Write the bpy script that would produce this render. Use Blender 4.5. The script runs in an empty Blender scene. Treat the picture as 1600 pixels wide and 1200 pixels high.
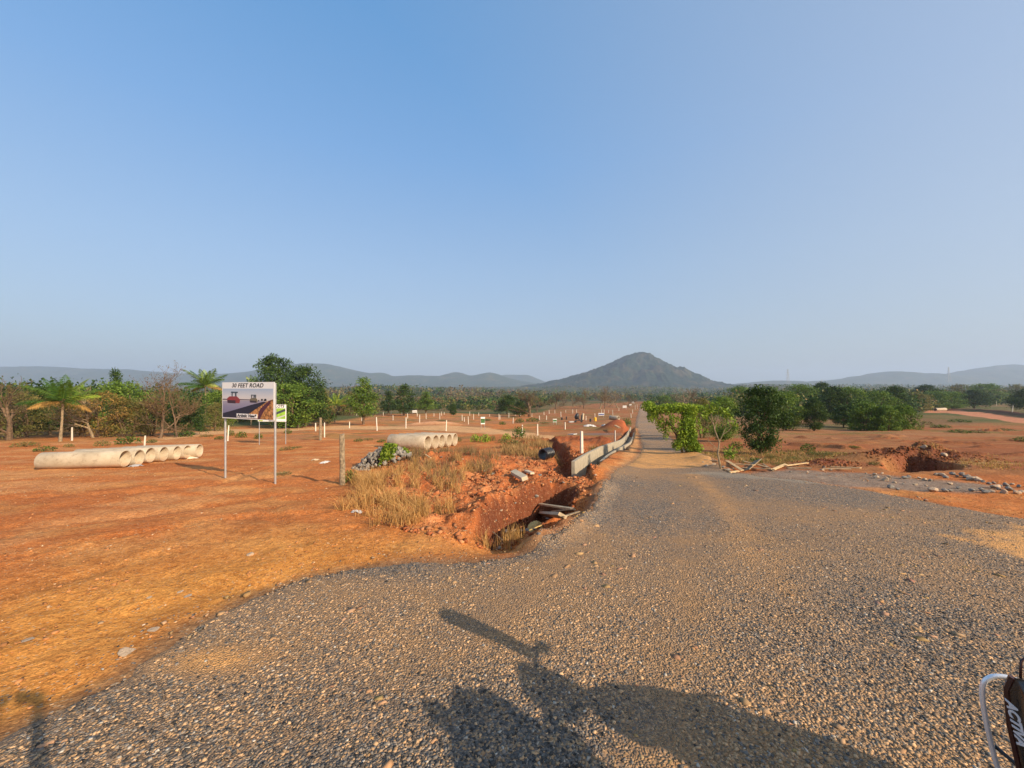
import bpy, math, random
import numpy as np
from mathutils import Vector, Matrix, Euler

# ------------------------------------------------------------------ camera, sky, sun, exposure
scene = bpy.context.scene
COL = scene.collection
EYE = 1.65
cam_d = bpy.data.cameras.new("camera")
cam = bpy.data.objects.new("camera", cam_d)
COL.objects.link(cam)
cam.location = (0, 0, EYE)
cam.rotation_euler = (math.radians(90), 0, 0)
cam_d.sensor_width = 36
cam_d.lens = 13.5
cam_d.shift_y = 5 / 1600
cam_d.clip_start = 0.02
cam_d.clip_end = 30000
scene.camera = cam

SUN_EL, SUN_AZ = 26.5, 128.5          # elevation; azimuth clockwise from +Y
world = bpy.data.worlds.new("World")
scene.world = world
world.use_nodes = True
wn = world.node_tree
sky = wn.nodes.new("ShaderNodeTexSky")
sky.sky_type = 'NISHITA'
sky.sun_disc = False
sky.sun_elevation = math.radians(SUN_EL)
sky.sun_rotation = math.radians(SUN_AZ)
sky.altitude = 0
sky.air_density = 1.0
sky.dust_density = 4.0
sky.ozone_density = 5.0
def _lk(a_, b_): wn.links.new(a_, b_)
def _ramp(src, stops):
    n = wn.nodes.new("ShaderNodeValToRGB"); el = n.color_ramp.elements
    while len(el) < len(stops): el.new(.5)
    for k, (p_, c_) in enumerate(stops): el[k].position = p_; el[k].color = (*c_, 1)
    _lk(src, n.inputs[0]); return n.outputs[0]
def _mix(fac, a_, b_):
    n = wn.nodes.new("ShaderNodeMix"); n.data_type = 'RGBA'
    for s_, v_ in ((n.inputs[0], fac), (n.inputs[6], a_), (n.inputs[7], b_)):
        if isinstance(v_, bpy.types.NodeSocket): _lk(v_, s_)
        elif isinstance(v_, float): s_.default_value = v_
        else: s_.default_value = (*v_, 1)
    return n.outputs[2]
_geo = wn.nodes.new("ShaderNodeTexCoord"); _sep = wn.nodes.new("ShaderNodeSeparateXYZ"); _lk(_geo.outputs["Generated"], _sep.inputs[0])
_dot = wn.nodes.new("ShaderNodeVectorMath"); _dot.operation = 'DOT_PRODUCT'; _lk(_geo.outputs["Generated"], _dot.inputs[0])
_a, _e = math.radians(SUN_AZ), math.radians(SUN_EL)
_dot.inputs[1].default_value = (math.sin(_a) * math.cos(_e), math.cos(_a) * math.cos(_e), math.sin(_e))
_air = _ramp(_sep.outputs["Z"], [(0, (.165, .185, .190)), (.10, (.146, .178, .203)), (.28, (.114, .165, .228)), (.50, (.066, .136, .240)), (.72, (.034, .108, .218)), (1, (.034, .09, .185))])
_mr = wn.nodes.new("ShaderNodeMapRange"); _lk(_dot.outputs["Value"], _mr.inputs[0])
_mr.inputs[1].default_value = -.25; _mr.inputs[2].default_value = .75; _mr.inputs[3].default_value = 0; _mr.inputs[4].default_value = .75
_hazy = _mix(_mr.outputs[0], _air, (.19, .197, .205))      # the pale glow of dusty air on the sun's side
_sc = wn.nodes.new("ShaderNodeVectorMath"); _sc.operation = 'SCALE'; _lk(_hazy, _sc.inputs[0]); _sc.inputs["Scale"].default_value = 9.5
_lk(_mix(.80, sky.outputs[0], _sc.outputs[0]), wn.nodes["Background"].inputs[0])
wn.nodes["Background"].inputs[1].default_value = 0.15
sun_d = bpy.data.lights.new("sun", 'SUN')
sun = bpy.data.objects.new("sun", sun_d)
COL.objects.link(sun)
sun_d.energy = 3.2
sun_d.angle = math.radians(0.5)
sun_d.color = (1.0, 0.80, 0.56)
a, e = math.radians(SUN_AZ), math.radians(SUN_EL)
SUN = Vector((math.sin(a) * math.cos(e), math.cos(a) * math.cos(e), math.sin(e)))
sun.rotation_euler = SUN.to_track_quat('Z', 'Y').to_euler()
scene.view_settings.view_transform = 'Standard'
scene.view_settings.look = 'None'
scene.view_settings.exposure = 1.08
scene.cycles.max_bounces = 6
scene.cycles.volume_bounces = 1
scene.cycles.use_denoising = True

# ------------------------------------------------------------------ noise and small helpers
def _hash(i, j, s):
    n = (i * 374761393 + j * 668265263 + s * 1274126177) & 0xffffffff
    n = ((n ^ (n >> 13)) * 1274126177) & 0xffffffff
    return ((n ^ (n >> 16)) & 0xffff) / 65535.0

def vnoise(x, y, s=0):
    x = np.asarray(x, dtype=np.float64); y = np.asarray(y, dtype=np.float64)
    i = np.floor(x).astype(np.int64); j = np.floor(y).astype(np.int64)
    fx = x - i; fy = y - j
    fx = fx * fx * (3 - 2 * fx); fy = fy * fy * (3 - 2 * fy)
    a_ = _hash(i, j, s); b_ = _hash(i + 1, j, s); c_ = _hash(i, j + 1, s); d_ = _hash(i + 1, j + 1, s)
    return (a_ * (1 - fx) + b_ * fx) * (1 - fy) + (c_ * (1 - fx) + d_ * fx) * fy

def fbm(x, y, s=0, o=3):
    t = 0; amp = 1; tot = 0; c, sn = 0.8, 0.6
    for k in range(o):
        t = t + amp * vnoise(x, y, s + k); tot += amp; amp *= .5
        x, y = (x * c - y * sn) * 2.03 + 7.3, (x * sn + y * c) * 2.03 - 3.1
    return t / tot

def sstep(a_, b_, x):
    t = np.clip((x - a_) / (b_ - a_), 0, 1)
    return t * t * (3 - 2 * t)

# depth below the eye of the plain ground, along the view (metres)
_Y = np.concatenate([np.linspace(-30, 100, 2601), np.geomspace(100.1, 30000, 3000)])
_S = np.interp(_Y, [-30, 24, 40, 60, 80, 120, 200, 400, 700, 1000, 2000, 2600], [.085, .085, .07, .055, .045, .034, .024, .018, .006, -.013, -.013, 0])
_H = np.concatenate([[0], np.cumsum((_S[1:] + _S[:-1]) / 2 * np.diff(_Y))])
_H = _H - np.interp(0, _Y, _H) + EYE
def H(y): return np.interp(y, _Y, _H)
_m = _Y > .9
_ang = (_H[_m] / _Y[_m])[::-1]; _Yr = _Y[_m][::-1]
def P(px, py):
    """ground position seen at a point of the photograph"""
    t = (np.asarray(py, float) - 605) / 600
    Y = np.interp(t, _ang, _Yr)
    return (np.asarray(px, float) - 800) / 600 * Y, Y
def PP(pts):
    return [tuple(float(v) for v in P(*p)) for p in pts]

def sdf(X, Y, poly):
    """signed distance to a polygon, positive inside"""
    d = np.full(X.shape, 1e9); ins = np.zeros(X.shape, bool)
    n = len(poly)
    for k in range(n):
        ax, ay = poly[k]; bx, by = poly[(k + 1) % n]
        ex, ey = bx - ax, by - ay
        L = ex * ex + ey * ey + 1e-12
        t = np.clip(((X - ax) * ex + (Y - ay) * ey) / L, 0, 1)
        d = np.minimum(d, np.hypot(X - ax - t * ex, Y - ay - t * ey))
        c = ((ay > Y) != (by > Y)) & (X < (bx - ax) * (Y - ay) / ((by - ay) if by != ay else 1e-12) + ax)
        ins ^= c
    return np.where(ins, d, -d)

def ldist(X, Y, line):
    d = np.full(X.shape, 1e9); tt = np.zeros(X.shape)
    n = len(line) - 1
    for k in range(n):
        ax, ay = line[k]; bx, by = line[k + 1]
        ex, ey = bx - ax, by - ay
        t = np.clip(((X - ax) * ex + (Y - ay) * ey) / (ex * ex + ey * ey + 1e-12), 0, 1)
        dd = np.hypot(X - ax - t * ex, Y - ay - t * ey)
        m = dd < d
        d = np.where(m, dd, d); tt = np.where(m, (k + t) / n, tt)
    return d, tt

# ------------------------------------------------------------------ ground regions (traced, then laid on the ground)
GRAVEL = PP([(0, 1168), (60, 1130), (130, 1092), (200, 1062), (260, 1020), (320, 975), (400, 935), (470, 905), (540, 890), (640, 882), (740, 880),
             (800, 872), (850, 855), (890, 835), (920, 805), (940, 772), (962, 742), (985, 729), (1000, 712), (1004, 697), (1001, 680), (993, 664), (996, 650),
             (999, 640), (1001, 632), (1009, 632), (1014, 640), (1020, 650), (1028, 664), (1048, 685), (1078, 703), (1112, 725), (1135, 738), (1190, 746), (1260, 752), (1350, 767),
             (1450, 786), (1530, 801), (1600, 813)]) + [(14, 6.0), (16, -6), (-7, -6), (-4.2, .6)]
CEMENT = PP([(1085, 741), (1160, 738), (1250, 734), (1340, 739), (1420, 746), (1500, 753), (1590, 764), (1590, 774), (1500, 774), (1420, 771), (1330, 763), (1250, 755), (1160, 751), (1100, 746)])
SAND = PP([(330, 672), (440, 667), (540, 665), (620, 666), (700, 665), (760, 668), (830, 676), (905, 687), (905, 691), (820, 686), (740, 676), (640, 672), (540, 672), (440, 673), (330, 680), (250, 688), (240, 684)])
SANDSOUTH = PP([(150, 693), (60, 698), (120, 692), (250, 688), (260, 690)])
TANCROSS = PP([(950, 733), (985, 712), (1000, 702), (1090, 712), (1125, 728), (1100, 733), (1010, 737)])
SHOULDER = PP([(960, 722), (978, 692), (988, 668), (995, 667), (1004, 690), (1002, 712), (985, 735)])
PATCHR = PP([(1500, 842), (1545, 830), (1640, 828), (1700, 900), (1600, 885), (1540, 868)])
ROADR = PP([(1452, 641), (1480, 640), (1530, 645), (1600, 654), (1750, 672), (1750, 682), (1600, 662), (1530, 652), (1480, 646), (1440, 646)])
CLEARED = PP([(-200, 700), (0, 690), (330, 668), (480, 664), (560, 655), (600, 648), (700, 646), (800, 650), (850, 645), (880, 634), (960, 630), (1000, 627), (1012, 632),
              (1110, 660), (1200, 668), (1330, 672), (1440, 668), (1700, 655), (2200, 680), (2500, 1000), (2500, 1190), (-800, 1190)])
FRESH = PP([(590, 740), (640, 716), (740, 714), (800, 706), (840, 690), (900, 688), (955, 692), (968, 700), (930, 725), (925, 760), (905, 800), (830, 842), (740, 845), (620, 825), (560, 790)])
PITL = PP([(747, 824), (755, 804), (785, 780), (830, 766), (875, 760), (902, 763), (902, 776), (880, 790), (850, 801), (820, 813), (794, 829), (768, 833)])
RIM = PP([(950, 752), (936, 775), (922, 800), (896, 826), (866, 842), (832, 850), (812, 858)])
PITR = PP([(1374, 731), (1382, 721), (1412, 716), (1455, 719), (1512, 727), (1500, 733), (1440, 737), (1400, 739)])
GULLY = PP([(858, 690), (868, 698), (874, 708), (880, 718), (890, 730), (896, 744)])
GULLY2 = PP([(965, 704), (973, 690), (981, 676), (984, 668)])
BERM = PP([(820, 698), (860, 690), (900, 690), (930, 694), (955, 699)])
DRAIN = PP([(912, 741), (925, 727), (945, 711), (966, 698), (978, 690.5), (984, 680), (989, 668)])

def gauss(X, Y, px, py, rx, ry, h, rot=0):
    cx, cy = P(px, py)
    c, s = math.cos(rot), math.sin(rot)
    u = ((X - cx) * c + (Y - cy) * s) / rx; v = (-(X - cx) * s + (Y - cy) * c) / ry
    return h * np.exp(-(u * u + v * v))

def masks(X, Y):
    w = (fbm(X * 3, Y * 3, 11, 3) - .5)
    w2 = (fbm(X * .9, Y * .9, 12, 3) - .5)
    M = {}
    sc = .18 + np.clip(Y, 0, 60) * .012
    M['grav'] = sdf(X, Y, GRAVEL) + (w * .5 + w2 * .5) * np.minimum(sc, .35)
    M['cement'] = sdf(X, Y, CEMENT) + w * .6 + w2 * .6
    M['sand'] = np.maximum(sdf(X, Y, SAND), sdf(X, Y, SANDSOUTH)) + w2 * 1.5 + w * .6
    M['tan'] = np.maximum(sdf(X, Y, TANCROSS), sdf(X, Y, SHOULDER)) + w * .4 + w2 * .4
    M['patch'] = sdf(X, Y, PATCHR) + w * .8 + w2 * .8
    M['roadr'] = sdf(X, Y, ROADR) + w * .4
    M['clear'] = sdf(X, Y, CLEARED) + w2 * 3
    M['fresh'] = sdf(X, Y, FRESH) + w * .3 + w2 * .5
    return M

def ground_z(X, Y, M=None, detail=True):
    X = np.asarray(X, float); Y = np.asarray(Y, float)
    z = EYE - H(Y)
    near = sstep(60, 20, Y)
    if M is None: M = masks(X, Y)
    ng = sstep(.2, -.3, M['grav'])
    # undulation
    z = z + (fbm(X / 6, Y / 6, 31, 3) - .5) * (.08 + .30 * sstep(9, 30, Y)) * sstep(3, 8, Y)
    z = z + (fbm(X / 40, Y / 40, 32, 3) - .5) * 2.2 * sstep(70, 220, Y)
    z = z + (fbm(X / 220, Y / 220, 33, 3) - .5) * 22 * sstep(300, 1200, Y)
    q = X / np.maximum(Y, 1)
    z = z + 13 * np.exp(-((Y - 700) / 130) ** 2) * (np.exp(-((q + .32) / .13) ** 2) + .65 * np.exp(-((q + .12) / .10) ** 2) + .7 * np.exp(-((q + .55) / .15) ** 2))
    z = z + 17 * np.exp(-((Y - 1500) / 260) ** 2) * (np.exp(-((q - .68) / .09) ** 2) + .6 * np.exp(-((q - .92) / .2) ** 2) + .35 * np.exp(-((q - .3) / .2) ** 2))
    if detail:
        z = z + (fbm(X * 2.2, Y * 2.2, 34, 4) - .5) * .075 * ng * near
        z = z + (fbm(X * 1.1, Y * 1.1, 35, 2) - .5) * .03 * (1 - ng)
    fr = sstep(0, .8, M['fresh'])
    # spoil heaps round the dug hole and along the road edge
    z = z + gauss(X, Y, 700, 728, 2.0, 1.3, .42) + gauss(X, Y, 640, 760, 1.3, 1.0, .22) + gauss(X, Y, 780, 735, 1.2, 1.1, .16)
    z = z + gauss(X, Y, 930, 748, .5, .6, .08)
    z = z + gauss(X, Y, 835, 708, 1.0, 1.3, .30) + gauss(X, Y, 885, 706, .9, 1.2, .25) + gauss(X, Y, 905, 697, 1.6, 1.6, .3)
    z = z + fr * ((fbm(X * 4.4, Y * 4.4, 36, 4) - .45) * .22)
    z = z + fr * (np.abs(fbm(X * 1.6, Y * 1.6, 38, 4) - .5)) * .34
    # left pit
    p = sdf(X, Y, PITL)
    z = z + .10 * sstep(-.5, -.05, p) * sstep(.1, -.02, p)
    z = z + 0
    dr, tr = ldist(X, Y, RIM)
    z = z + .22 * np.exp(-(dr / .24) ** 2) * (.4 + 1.2 * fbm(X * 3, Y * 3, 43, 3)) * sstep(0, .12, tr) * sstep(1, .8, tr)
    dn, tn = ldist(X, Y, PP([(898, 788), (876, 800), (850, 810), (822, 820), (792, 832), (770, 835)]))
    z = z - .33 * np.exp(-(dn / .50) ** 2)
    df, tf = ldist(X, Y, PP([(745, 806), (785, 774), (830, 760), (880, 754)]))
    z = z + 0 * df
    z = z - .92 * sstep(-.04, .34, p + (fbm(X * 4, Y * 4, 37, 4) - .5) * .34)
    # gullies
    for ln, w, dp in ((GULLY, .50, .62), (GULLY2, .55, .6)):
        d, t = ldist(X, Y, ln)
        d = d + (fbm(X * 3, Y * 3, 39, 2) - .5) * .35
        z = z - dp * sstep(w, w * .35, d)
    d, t = ldist(X, Y, BERM)
    z = z + .40 * np.exp(-(d / .8) ** 2) * (.6 + .8 * fbm(X * 1.5, Y * 1.5, 40, 2))
    # channel bed below the drain and the shoulder beside it
    d, t = ldist(X, Y, DRAIN)
    z = z - .5 * sstep(.42, .30, d)
    right = (X > np.interp(Y, [q[1] for q in DRAIN], [q[0] for q in DRAIN]))
    z = z + right * .27 * (1 - sstep(0, .62, t)) * np.exp(-(np.maximum(0, d - .36) / .9) ** 2) * sstep(.30, .37, d)
    # heaps in the middle distance
    z = z + gauss(X, Y, 672, 664, 2.4, 1.4, .55) + gauss(X, Y, 700, 664, 2.4, 1.4, .35) + gauss(X, Y, 648, 664, 1.5, 1.2, .3)
    z = z + gauss(X, Y, 958, 672, 1.7, 2.4, 1.0) + gauss(X, Y, 975, 672, 1.5, 2.6, .7)
    z = z + gauss(X, Y, 520, 684, 1.6, 1.2, .35) + gauss(X, Y, 505, 688, .9, .7, .25)
    z = z + gauss(X, Y, 1092, 713, .7, 1.2, .16) + gauss(X, Y, 1100, 722, .5, .9, .22) + gauss(X, Y, 1068, 699, .5, 1.4, .12) + gauss(X, Y, 1123, 734, .3, .4, .12)
    # right heap and its hole
    z = z + gauss(X, Y, 1443, 712, .9, .6, .28) + gauss(X, Y, 1412, 714, 1.5, .7, .30) + gauss(X, Y, 1355, 718, 1.3, .7, .22) + gauss(X, Y, 1490, 716, .9, .9, .22)
    z = z + gauss(X, Y, 1295, 726, .8, .55, .22)
    hp = np.clip(gauss(X, Y, 1415, 715, 2.2, 1.1, 1.3), 0, 1)
    z = z + hp * (fbm(X * 2.5, Y * 2.5, 42, 4) - .45) * .40
    p = sdf(X, Y, PITR) + (fbm(X * 3, Y * 3, 41, 2) - .5) * .2
    z = z - .95 * sstep(-.05, .35, p)
    # grader ridges across the right-hand plot
    for k, (x0, y0, x1, y1, h) in enumerate(((1180, 683, 1420, 682, .16), (1215, 691, 1470, 690, .12), (1190, 694, 1330, 704, .14), (1380, 686, 1620, 690, .12), (1300, 684, 1400, 687, .12),
                                             (1260, 698, 1650, 700, .09), (1430, 712, 1640, 713, .12), (1460, 693, 1600, 697, .1), (1500, 672, 1640, 676, .2))):
        ln = PP([(x0, y0), (x1, y1)])
        d, t = ldist(X, Y, ln)
        d = d + (fbm(X * .5, Y * .5, 50 + k, 2) - .5) * 1.6
        z = z + h * np.exp(-(d / .28) ** 2) * sstep(.35, .6, fbm(X * .6 + k, Y * .6, 60 + k, 2)) * 1.6
    # bank above the far right road
    d, t = ldist(X, Y, PP([(1478, 640.5), (1530, 643.5), (1600, 651.5), (1750, 668)]))
    z = z + 1.1 * np.exp(-(d / 1.6) ** 2)
    # shallow wheel tracks on the bare ground to the left
    d, t = ldist(X, Y, PP([(-60, 800), (150, 790), (330, 770), (520, 745)]))
    z = z - .035 * np.exp(-((d - .1) / .22) ** 2) - .035 * np.exp(-((d - 1.5) / .22) ** 2)
    for ln, w in ((PP([(-100, 900), (120, 850), (330, 812), (500, 800)]), 1.4), (PP([(-60, 760), (180, 752), (400, 770), (470, 850)]), 1.3), (PP([(330, 760), (470, 715), (590, 700), (780, 705)]), 1.4)):
        d, t = ldist(X, Y, ln)
        tr = (.6 + .4 * np.sin((X + Y) * 40))
        z = z - (.028 * np.exp(-(d / .13) ** 2) + .028 * np.exp(-((d - w) / .13) ** 2)) * tr + .015 * np.exp(-((d - .22) / .08) ** 2)
    # a wider quiet crown on the gravel
    z = z + .02 * sstep(0, .5, M['grav'])
    return z

def gz(x, y):
    return float(ground_z(np.array([x]), np.array([y]))[0])
def G(px, py, dz=0):
    x, y = P(px, py)
    x = float(x); y = float(y)
    if y < 32:                                  # where the sight line first meets the real, uneven ground
        ys_ = np.linspace(y * .72, y * 1.45, 240); xs_ = (px - 800) / 600 * ys_
        below = ground_z(xs_, ys_) >= EYE + (605 - py) / 600 * ys_
        if below.any() and not below[0]: y = float(ys_[np.argmax(below)]); x = (px - 800) / 600 * y
    return Vector((x, y, gz(x, y) + dz))

# ------------------------------------------------------------------ materials
def new_mat(name):
    m = bpy.data.materials.new(name)
    m.use_nodes = True
    nt = m.node_tree
    b = nt.nodes["Principled BSDF"]
    b.inputs["Specular IOR Level"].default_value = .25
    return m, nt, b
def node(nt, t, **kw):
    n = nt.nodes.new(t)
    for k, v in kw.items():
        if k.startswith('_'): setattr(n, k[1:], v)
        else: n.inputs[k.replace('__', ' ')].default_value = v
    return n
def mixc(nt, fac, a_, b_, mode='MIX'):
    n = nt.nodes.new("ShaderNodeMix"); n.data_type = 'RGBA'; n.blend_type = mode
    for s, v in ((n.inputs[0], fac), (n.inputs[6], a_), (n.inputs[7], b_)):
        if isinstance(v, bpy.types.NodeSocket): nt.links.new(v, s)
        elif isinstance(v, (int, float)): s.default_value = v
        else: s.default_value = (*v, 1) if len(v) == 3 else v
    return n.outputs[2]
def ramp(nt, src, stops):
    n = nt.nodes.new("ShaderNodeValToRGB")
    el = n.color_ramp.elements
    while len(el) < len(stops): el.new(.5)
    for k, (p, c) in enumerate(stops):
        el[k].position = p
        el[k].color = (c, c, c, 1) if isinstance(c, (int, float)) else (*c, 1)
    nt.links.new(src, n.inputs[0])
    return n.outputs[0]
def noise(nt, vec, scale, detail=3, rough=.55):
    n = node(nt, "ShaderNodeTexNoise", Scale=scale, Detail=detail, Roughness=rough)
    nt.links.new(vec, n.inputs["Vector"])
    return n
def mathn(nt, op, a_, b_=None):
    n = nt.nodes.new("ShaderNodeMath"); n.operation = op
    for s, v in ((n.inputs[0], a_), (n.inputs[1], b_)):
        if v is None: continue
        if isinstance(v, bpy.types.NodeSocket): nt.links.new(v, s)
        else: s.default_value = v
    return n.outputs[0]
def bump(nt, b, h, strength, dist, prev=None):
    n = node(nt, "ShaderNodeBump", Strength=strength, Distance=dist)
    nt.links.new(h, n.inputs["Height"])
    if prev is not None: nt.links.new(prev, n.inputs["Normal"])
    if b is not None: nt.links.new(n.outputs[0], b.inputs["Normal"])
    return n.outputs[0]
def simple(name, col, rough=.7, metal=0, var=.15, scale=6, bumpd=0.0, attr=False, spec=.25):
    m, nt, b = new_mat(name)
    g = nt.nodes.new("ShaderNodeNewGeometry") if not attr else None
    tc = nt.nodes.new("ShaderNodeTexCoord").outputs["Object"]
    nz = noise(nt, tc, scale, 4, .6).outputs[0]
    lo = [c * (1 - var * 1.6) for c in col]; hi = [min(1, c * (1 + var)) for c in col]
    c = ramp(nt, nz, [(.3, lo), (.7, hi)])
    nt.links.new(c, b.inputs["Base Color"])
    b.inputs["Roughness"].default_value = rough
    b.inputs["Metallic"].default_value = metal
    b.inputs["Specular IOR Level"].default_value = spec
    if bumpd: bump(nt, b, noise(nt, tc, scale * 4, 4, .6).outputs[0], .8, bumpd)
    return m
def attr_mat(name, rough=.9, transl=0.0, noise_scale=0, spec=.2):
    m, nt, b = new_mat(name)
    at = nt.nodes.new("ShaderNodeAttribute"); at.attribute_name = "col"
    nt.links.new(at.outputs["Color"], b.inputs["Base Color"])
    b.inputs["Roughness"].default_value = rough
    b.inputs["Specular IOR Level"].default_value = spec
    if transl:
        tr = nt.nodes.new("ShaderNodeBsdfTranslucent")
        nt.links.new(mixc(nt, .5, at.outputs["Color"], (.9, 1.0, .25), 'MULTIPLY'), tr.inputs[0])
        mx = nt.nodes.new("ShaderNodeMixShader"); mx.inputs[0].default_value = transl
        nt.links.new(b.outputs[0], mx.inputs[1]); nt.links.new(tr.outputs[0], mx.inputs[2])
        nt.links.new(mx.outputs[0], nt.nodes["Material Output"].inputs[0])
    return m

# ------------------------------------------------------------------ mesh helpers
def quads_mesh(name, V, F, mat, parent=None, col=None, smooth=False, mesh_name=None):
    """V (n,3), F (m,k) uniform polygons"""
    V = np.asarray(V, np.float32); F = np.asarray(F, np.int32)
    me = bpy.data.meshes.new(mesh_name or name)
    me.vertices.add(len(V)); me.vertices.foreach_set("co", V.ravel())
    k = F.shape[1]
    me.loops.add(F.size); me.loops.foreach_set("vertex_index", F.ravel())
    me.polygons.add(len(F)); me.polygons.foreach_set("loop_start", np.arange(0, F.size, k, dtype=np.int32))
    me.polygons.foreach_set("loop_total", np.full(len(F), k, np.int32))
    if smooth: me.polygons.foreach_set("use_smooth", np.ones(len(F), bool))
    me.update(calc_edges=True)
    if col is not None:
        a_ = me.color_attributes.new("col", 'FLOAT_COLOR', 'POINT')
        c = np.ones((len(V), 4), np.float32); c[:, :3] = col
        a_.data.foreach_set("color", c.ravel())
    if mat: me.materials.append(mat)
    o = bpy.data.objects.new(name, me)
    COL.objects.link(o)
    if parent: o.parent = parent
    return o

class MB:
    """collects shapes, then links them as one mesh object"""
    def __init__(s): s.v = []; s.f = []
    def add(s, V, F):
        n = len(s.v)
        s.v += [tuple(p) for p in V]; s.f += [tuple(i + n for i in f) for f in F]
    def box(s, c, size, rot=(0, 0, 0), taper=1.0, bevel=0):
        x, y, z = [d / 2 for d in size]
        R = Euler(rot).to_matrix(); c = Vector(c)
        if bevel:
            b_ = bevel; V = []; F = []
            for zz, ins in ((-z, b_), (-z + b_, 0), (z - b_, 0), (z, b_)):
                xx, yy = x - ins, y - ins
                q = b_ if ins == 0 else 0
                xx, yy = x - ins, y - ins
                for p in ((-xx + q, -yy), (xx - q, -yy), (xx, -yy + q), (xx, yy - q), (xx - q, yy), (-xx + q, yy), (-xx, yy - q), (-xx, -yy + q)):
                    V.append(c + R @ Vector((*p, zz)))
            for k in range(3):
                for i in range(8): F.append((k * 8 + i, k * 8 + (i + 1) % 8, k * 8 + 8 + (i + 1) % 8, k * 8 + 8 + i))
            F.append(tuple(range(7, -1, -1))); F.append(tuple(range(24, 32)))
            s.add(V, F); return
        V = [c + R @ Vector((sx * x * (taper if sz > 0 else 1), sy * y * (taper if sz > 0 else 1), sz * z)) for sz in (-1, 1) for sx, sy in ((-1, -1), (1, -1), (1, 1), (-1, 1))]
        s.add(V, [(3, 2, 1, 0), (4, 5, 6, 7), (0, 1, 5, 4), (1, 2, 6, 5), (2, 3, 7, 6), (3, 0, 4, 7)])
    def tube(s, pts, r, n=8, cap=True):
        pts = [Vector(p) for p in pts]
        if not isinstance(r, (list, tuple)): r = [r] * len(pts)
        V = []; F = []; up = None
        for i, p in enumerate(pts):
            d = (pts[min(i + 1, len(pts) - 1)] - pts[max(i - 1, 0)])
            if d.length < 1e-9: d = Vector((0, 0, 1))
            d.normalize()
            if up is None: up = d.orthogonal().normalized()
            u = (up - d * up.dot(d))
            u = u.normalized() if u.length > 1e-6 else d.orthogonal().normalized()
            up = u; w = d.cross(u)
            for k in range(n):
                t = 2 * math.pi * k / n
                V.append(p + (u * math.cos(t) + w * math.sin(t)) * r[i])
        for i in range(len(pts) - 1):
            for k in range(n): F.append((i * n + k, i * n + (k + 1) % n, (i + 1) * n + (k + 1) % n, (i + 1) * n + k))
        if cap: F.append(tuple(range(n - 1, -1, -1))); F.append(tuple(range((len(pts) - 1) * n, len(pts) * n)))
        s.add(V, F)
    def rock(s, c, size, rng, rot=None, sub=1):
        V0, F0 = ICO[sub]
        k = [rng.uniform(.7, 1.25) for _ in range(3)]
        ph = [rng.uniform(0, 6) for _ in range(6)]
        R = Euler(rot or (rng.uniform(0, 6), rng.uniform(0, 6), rng.uniform(0, 6))).to_matrix()
        planes = [(Vector((rng.gauss(0, 1), rng.gauss(0, 1), rng.gauss(0, 1))).normalized(), rng.uniform(.5, .85)) for _ in range(7)]
        V = []
        for p in V0:
            q = Vector(p) * rng.uniform(.93, 1.05)
            for n_, d_ in planes:
                t = q.dot(n_)
                if t > d_: q = q - n_ * (t - d_)
            q = Vector((q.x * size[0] * k[0], q.y * size[1] * k[1], q.z * size[2] * k[2]))
            V.append(Vector(c) + R @ q)
        s.add(V, F0)
    def prism(s, pts, y0, y1):
        """outline in x,z pushed out along y"""
        n = len(pts)
        V = [(p[0], y0, p[1]) for p in pts] + [(p[0], y1, p[1]) for p in pts]
        F = [tuple(range(n)), tuple(range(2 * n - 1, n - 1, -1))] + [(i, i + n, (i + 1) % n + n, (i + 1) % n) for i in range(n)]
        s.add(V, F)
    def build(s, name, mat, parent=None, smooth=False, loc=None):
        me = bpy.data.meshes.new(name)
        me.from_pydata(s.v, [], s.f)
        if smooth: me.polygons.foreach_set("use_smooth", np.ones(len(me.polygons), bool))
        if mat: me.materials.append(mat)
        me.update()
        o = bpy.data.objects.new(name, me); COL.objects.link(o)
        if parent: o.parent = parent
        if loc is not None: o.location = loc
        return o

def _ico():
    t = (1 + 5 ** .5) / 2
    V = [Vector(v).normalized() for v in ((-1, t, 0), (1, t, 0), (-1, -t, 0), (1, -t, 0), (0, -1, t), (0, 1, t), (0, -1, -t), (0, 1, -t), (t, 0, -1), (t, 0, 1), (-t, 0, -1), (-t, 0, 1))]
    F = [(0, 11, 5), (0, 5, 1), (0, 1, 7), (0, 7, 10), (0, 10, 11), (1, 5, 9), (5, 11, 4), (11, 10, 2), (10, 7, 6), (7, 1, 8), (3, 9, 4), (3, 4, 2), (3, 2, 6), (3, 6, 8), (3, 8, 9), (4, 9, 5), (2, 4, 11), (6, 2, 10), (8, 6, 7), (9, 8, 1)]
    out = [(V, F)]
    for _ in range(2):
        V = list(V); F2 = []; mid = {}
        def m(a_, b_):
            k = (min(a_, b_), max(a_, b_))
            if k not in mid: mid[k] = len(V); V.append(((V[a_] + V[b_]) / 2).normalized())
            return mid[k]
        for a_, b_, c_ in F:
            x, y, z = m(a_, b_), m(b_, c_), m(c_, a_)
            F2 += [(a_, x, z), (b_, y, x), (c_, z, y), (x, y, z)]
        F = F2; out.append((V, F))
    return out
ICO = _ico()

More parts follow.
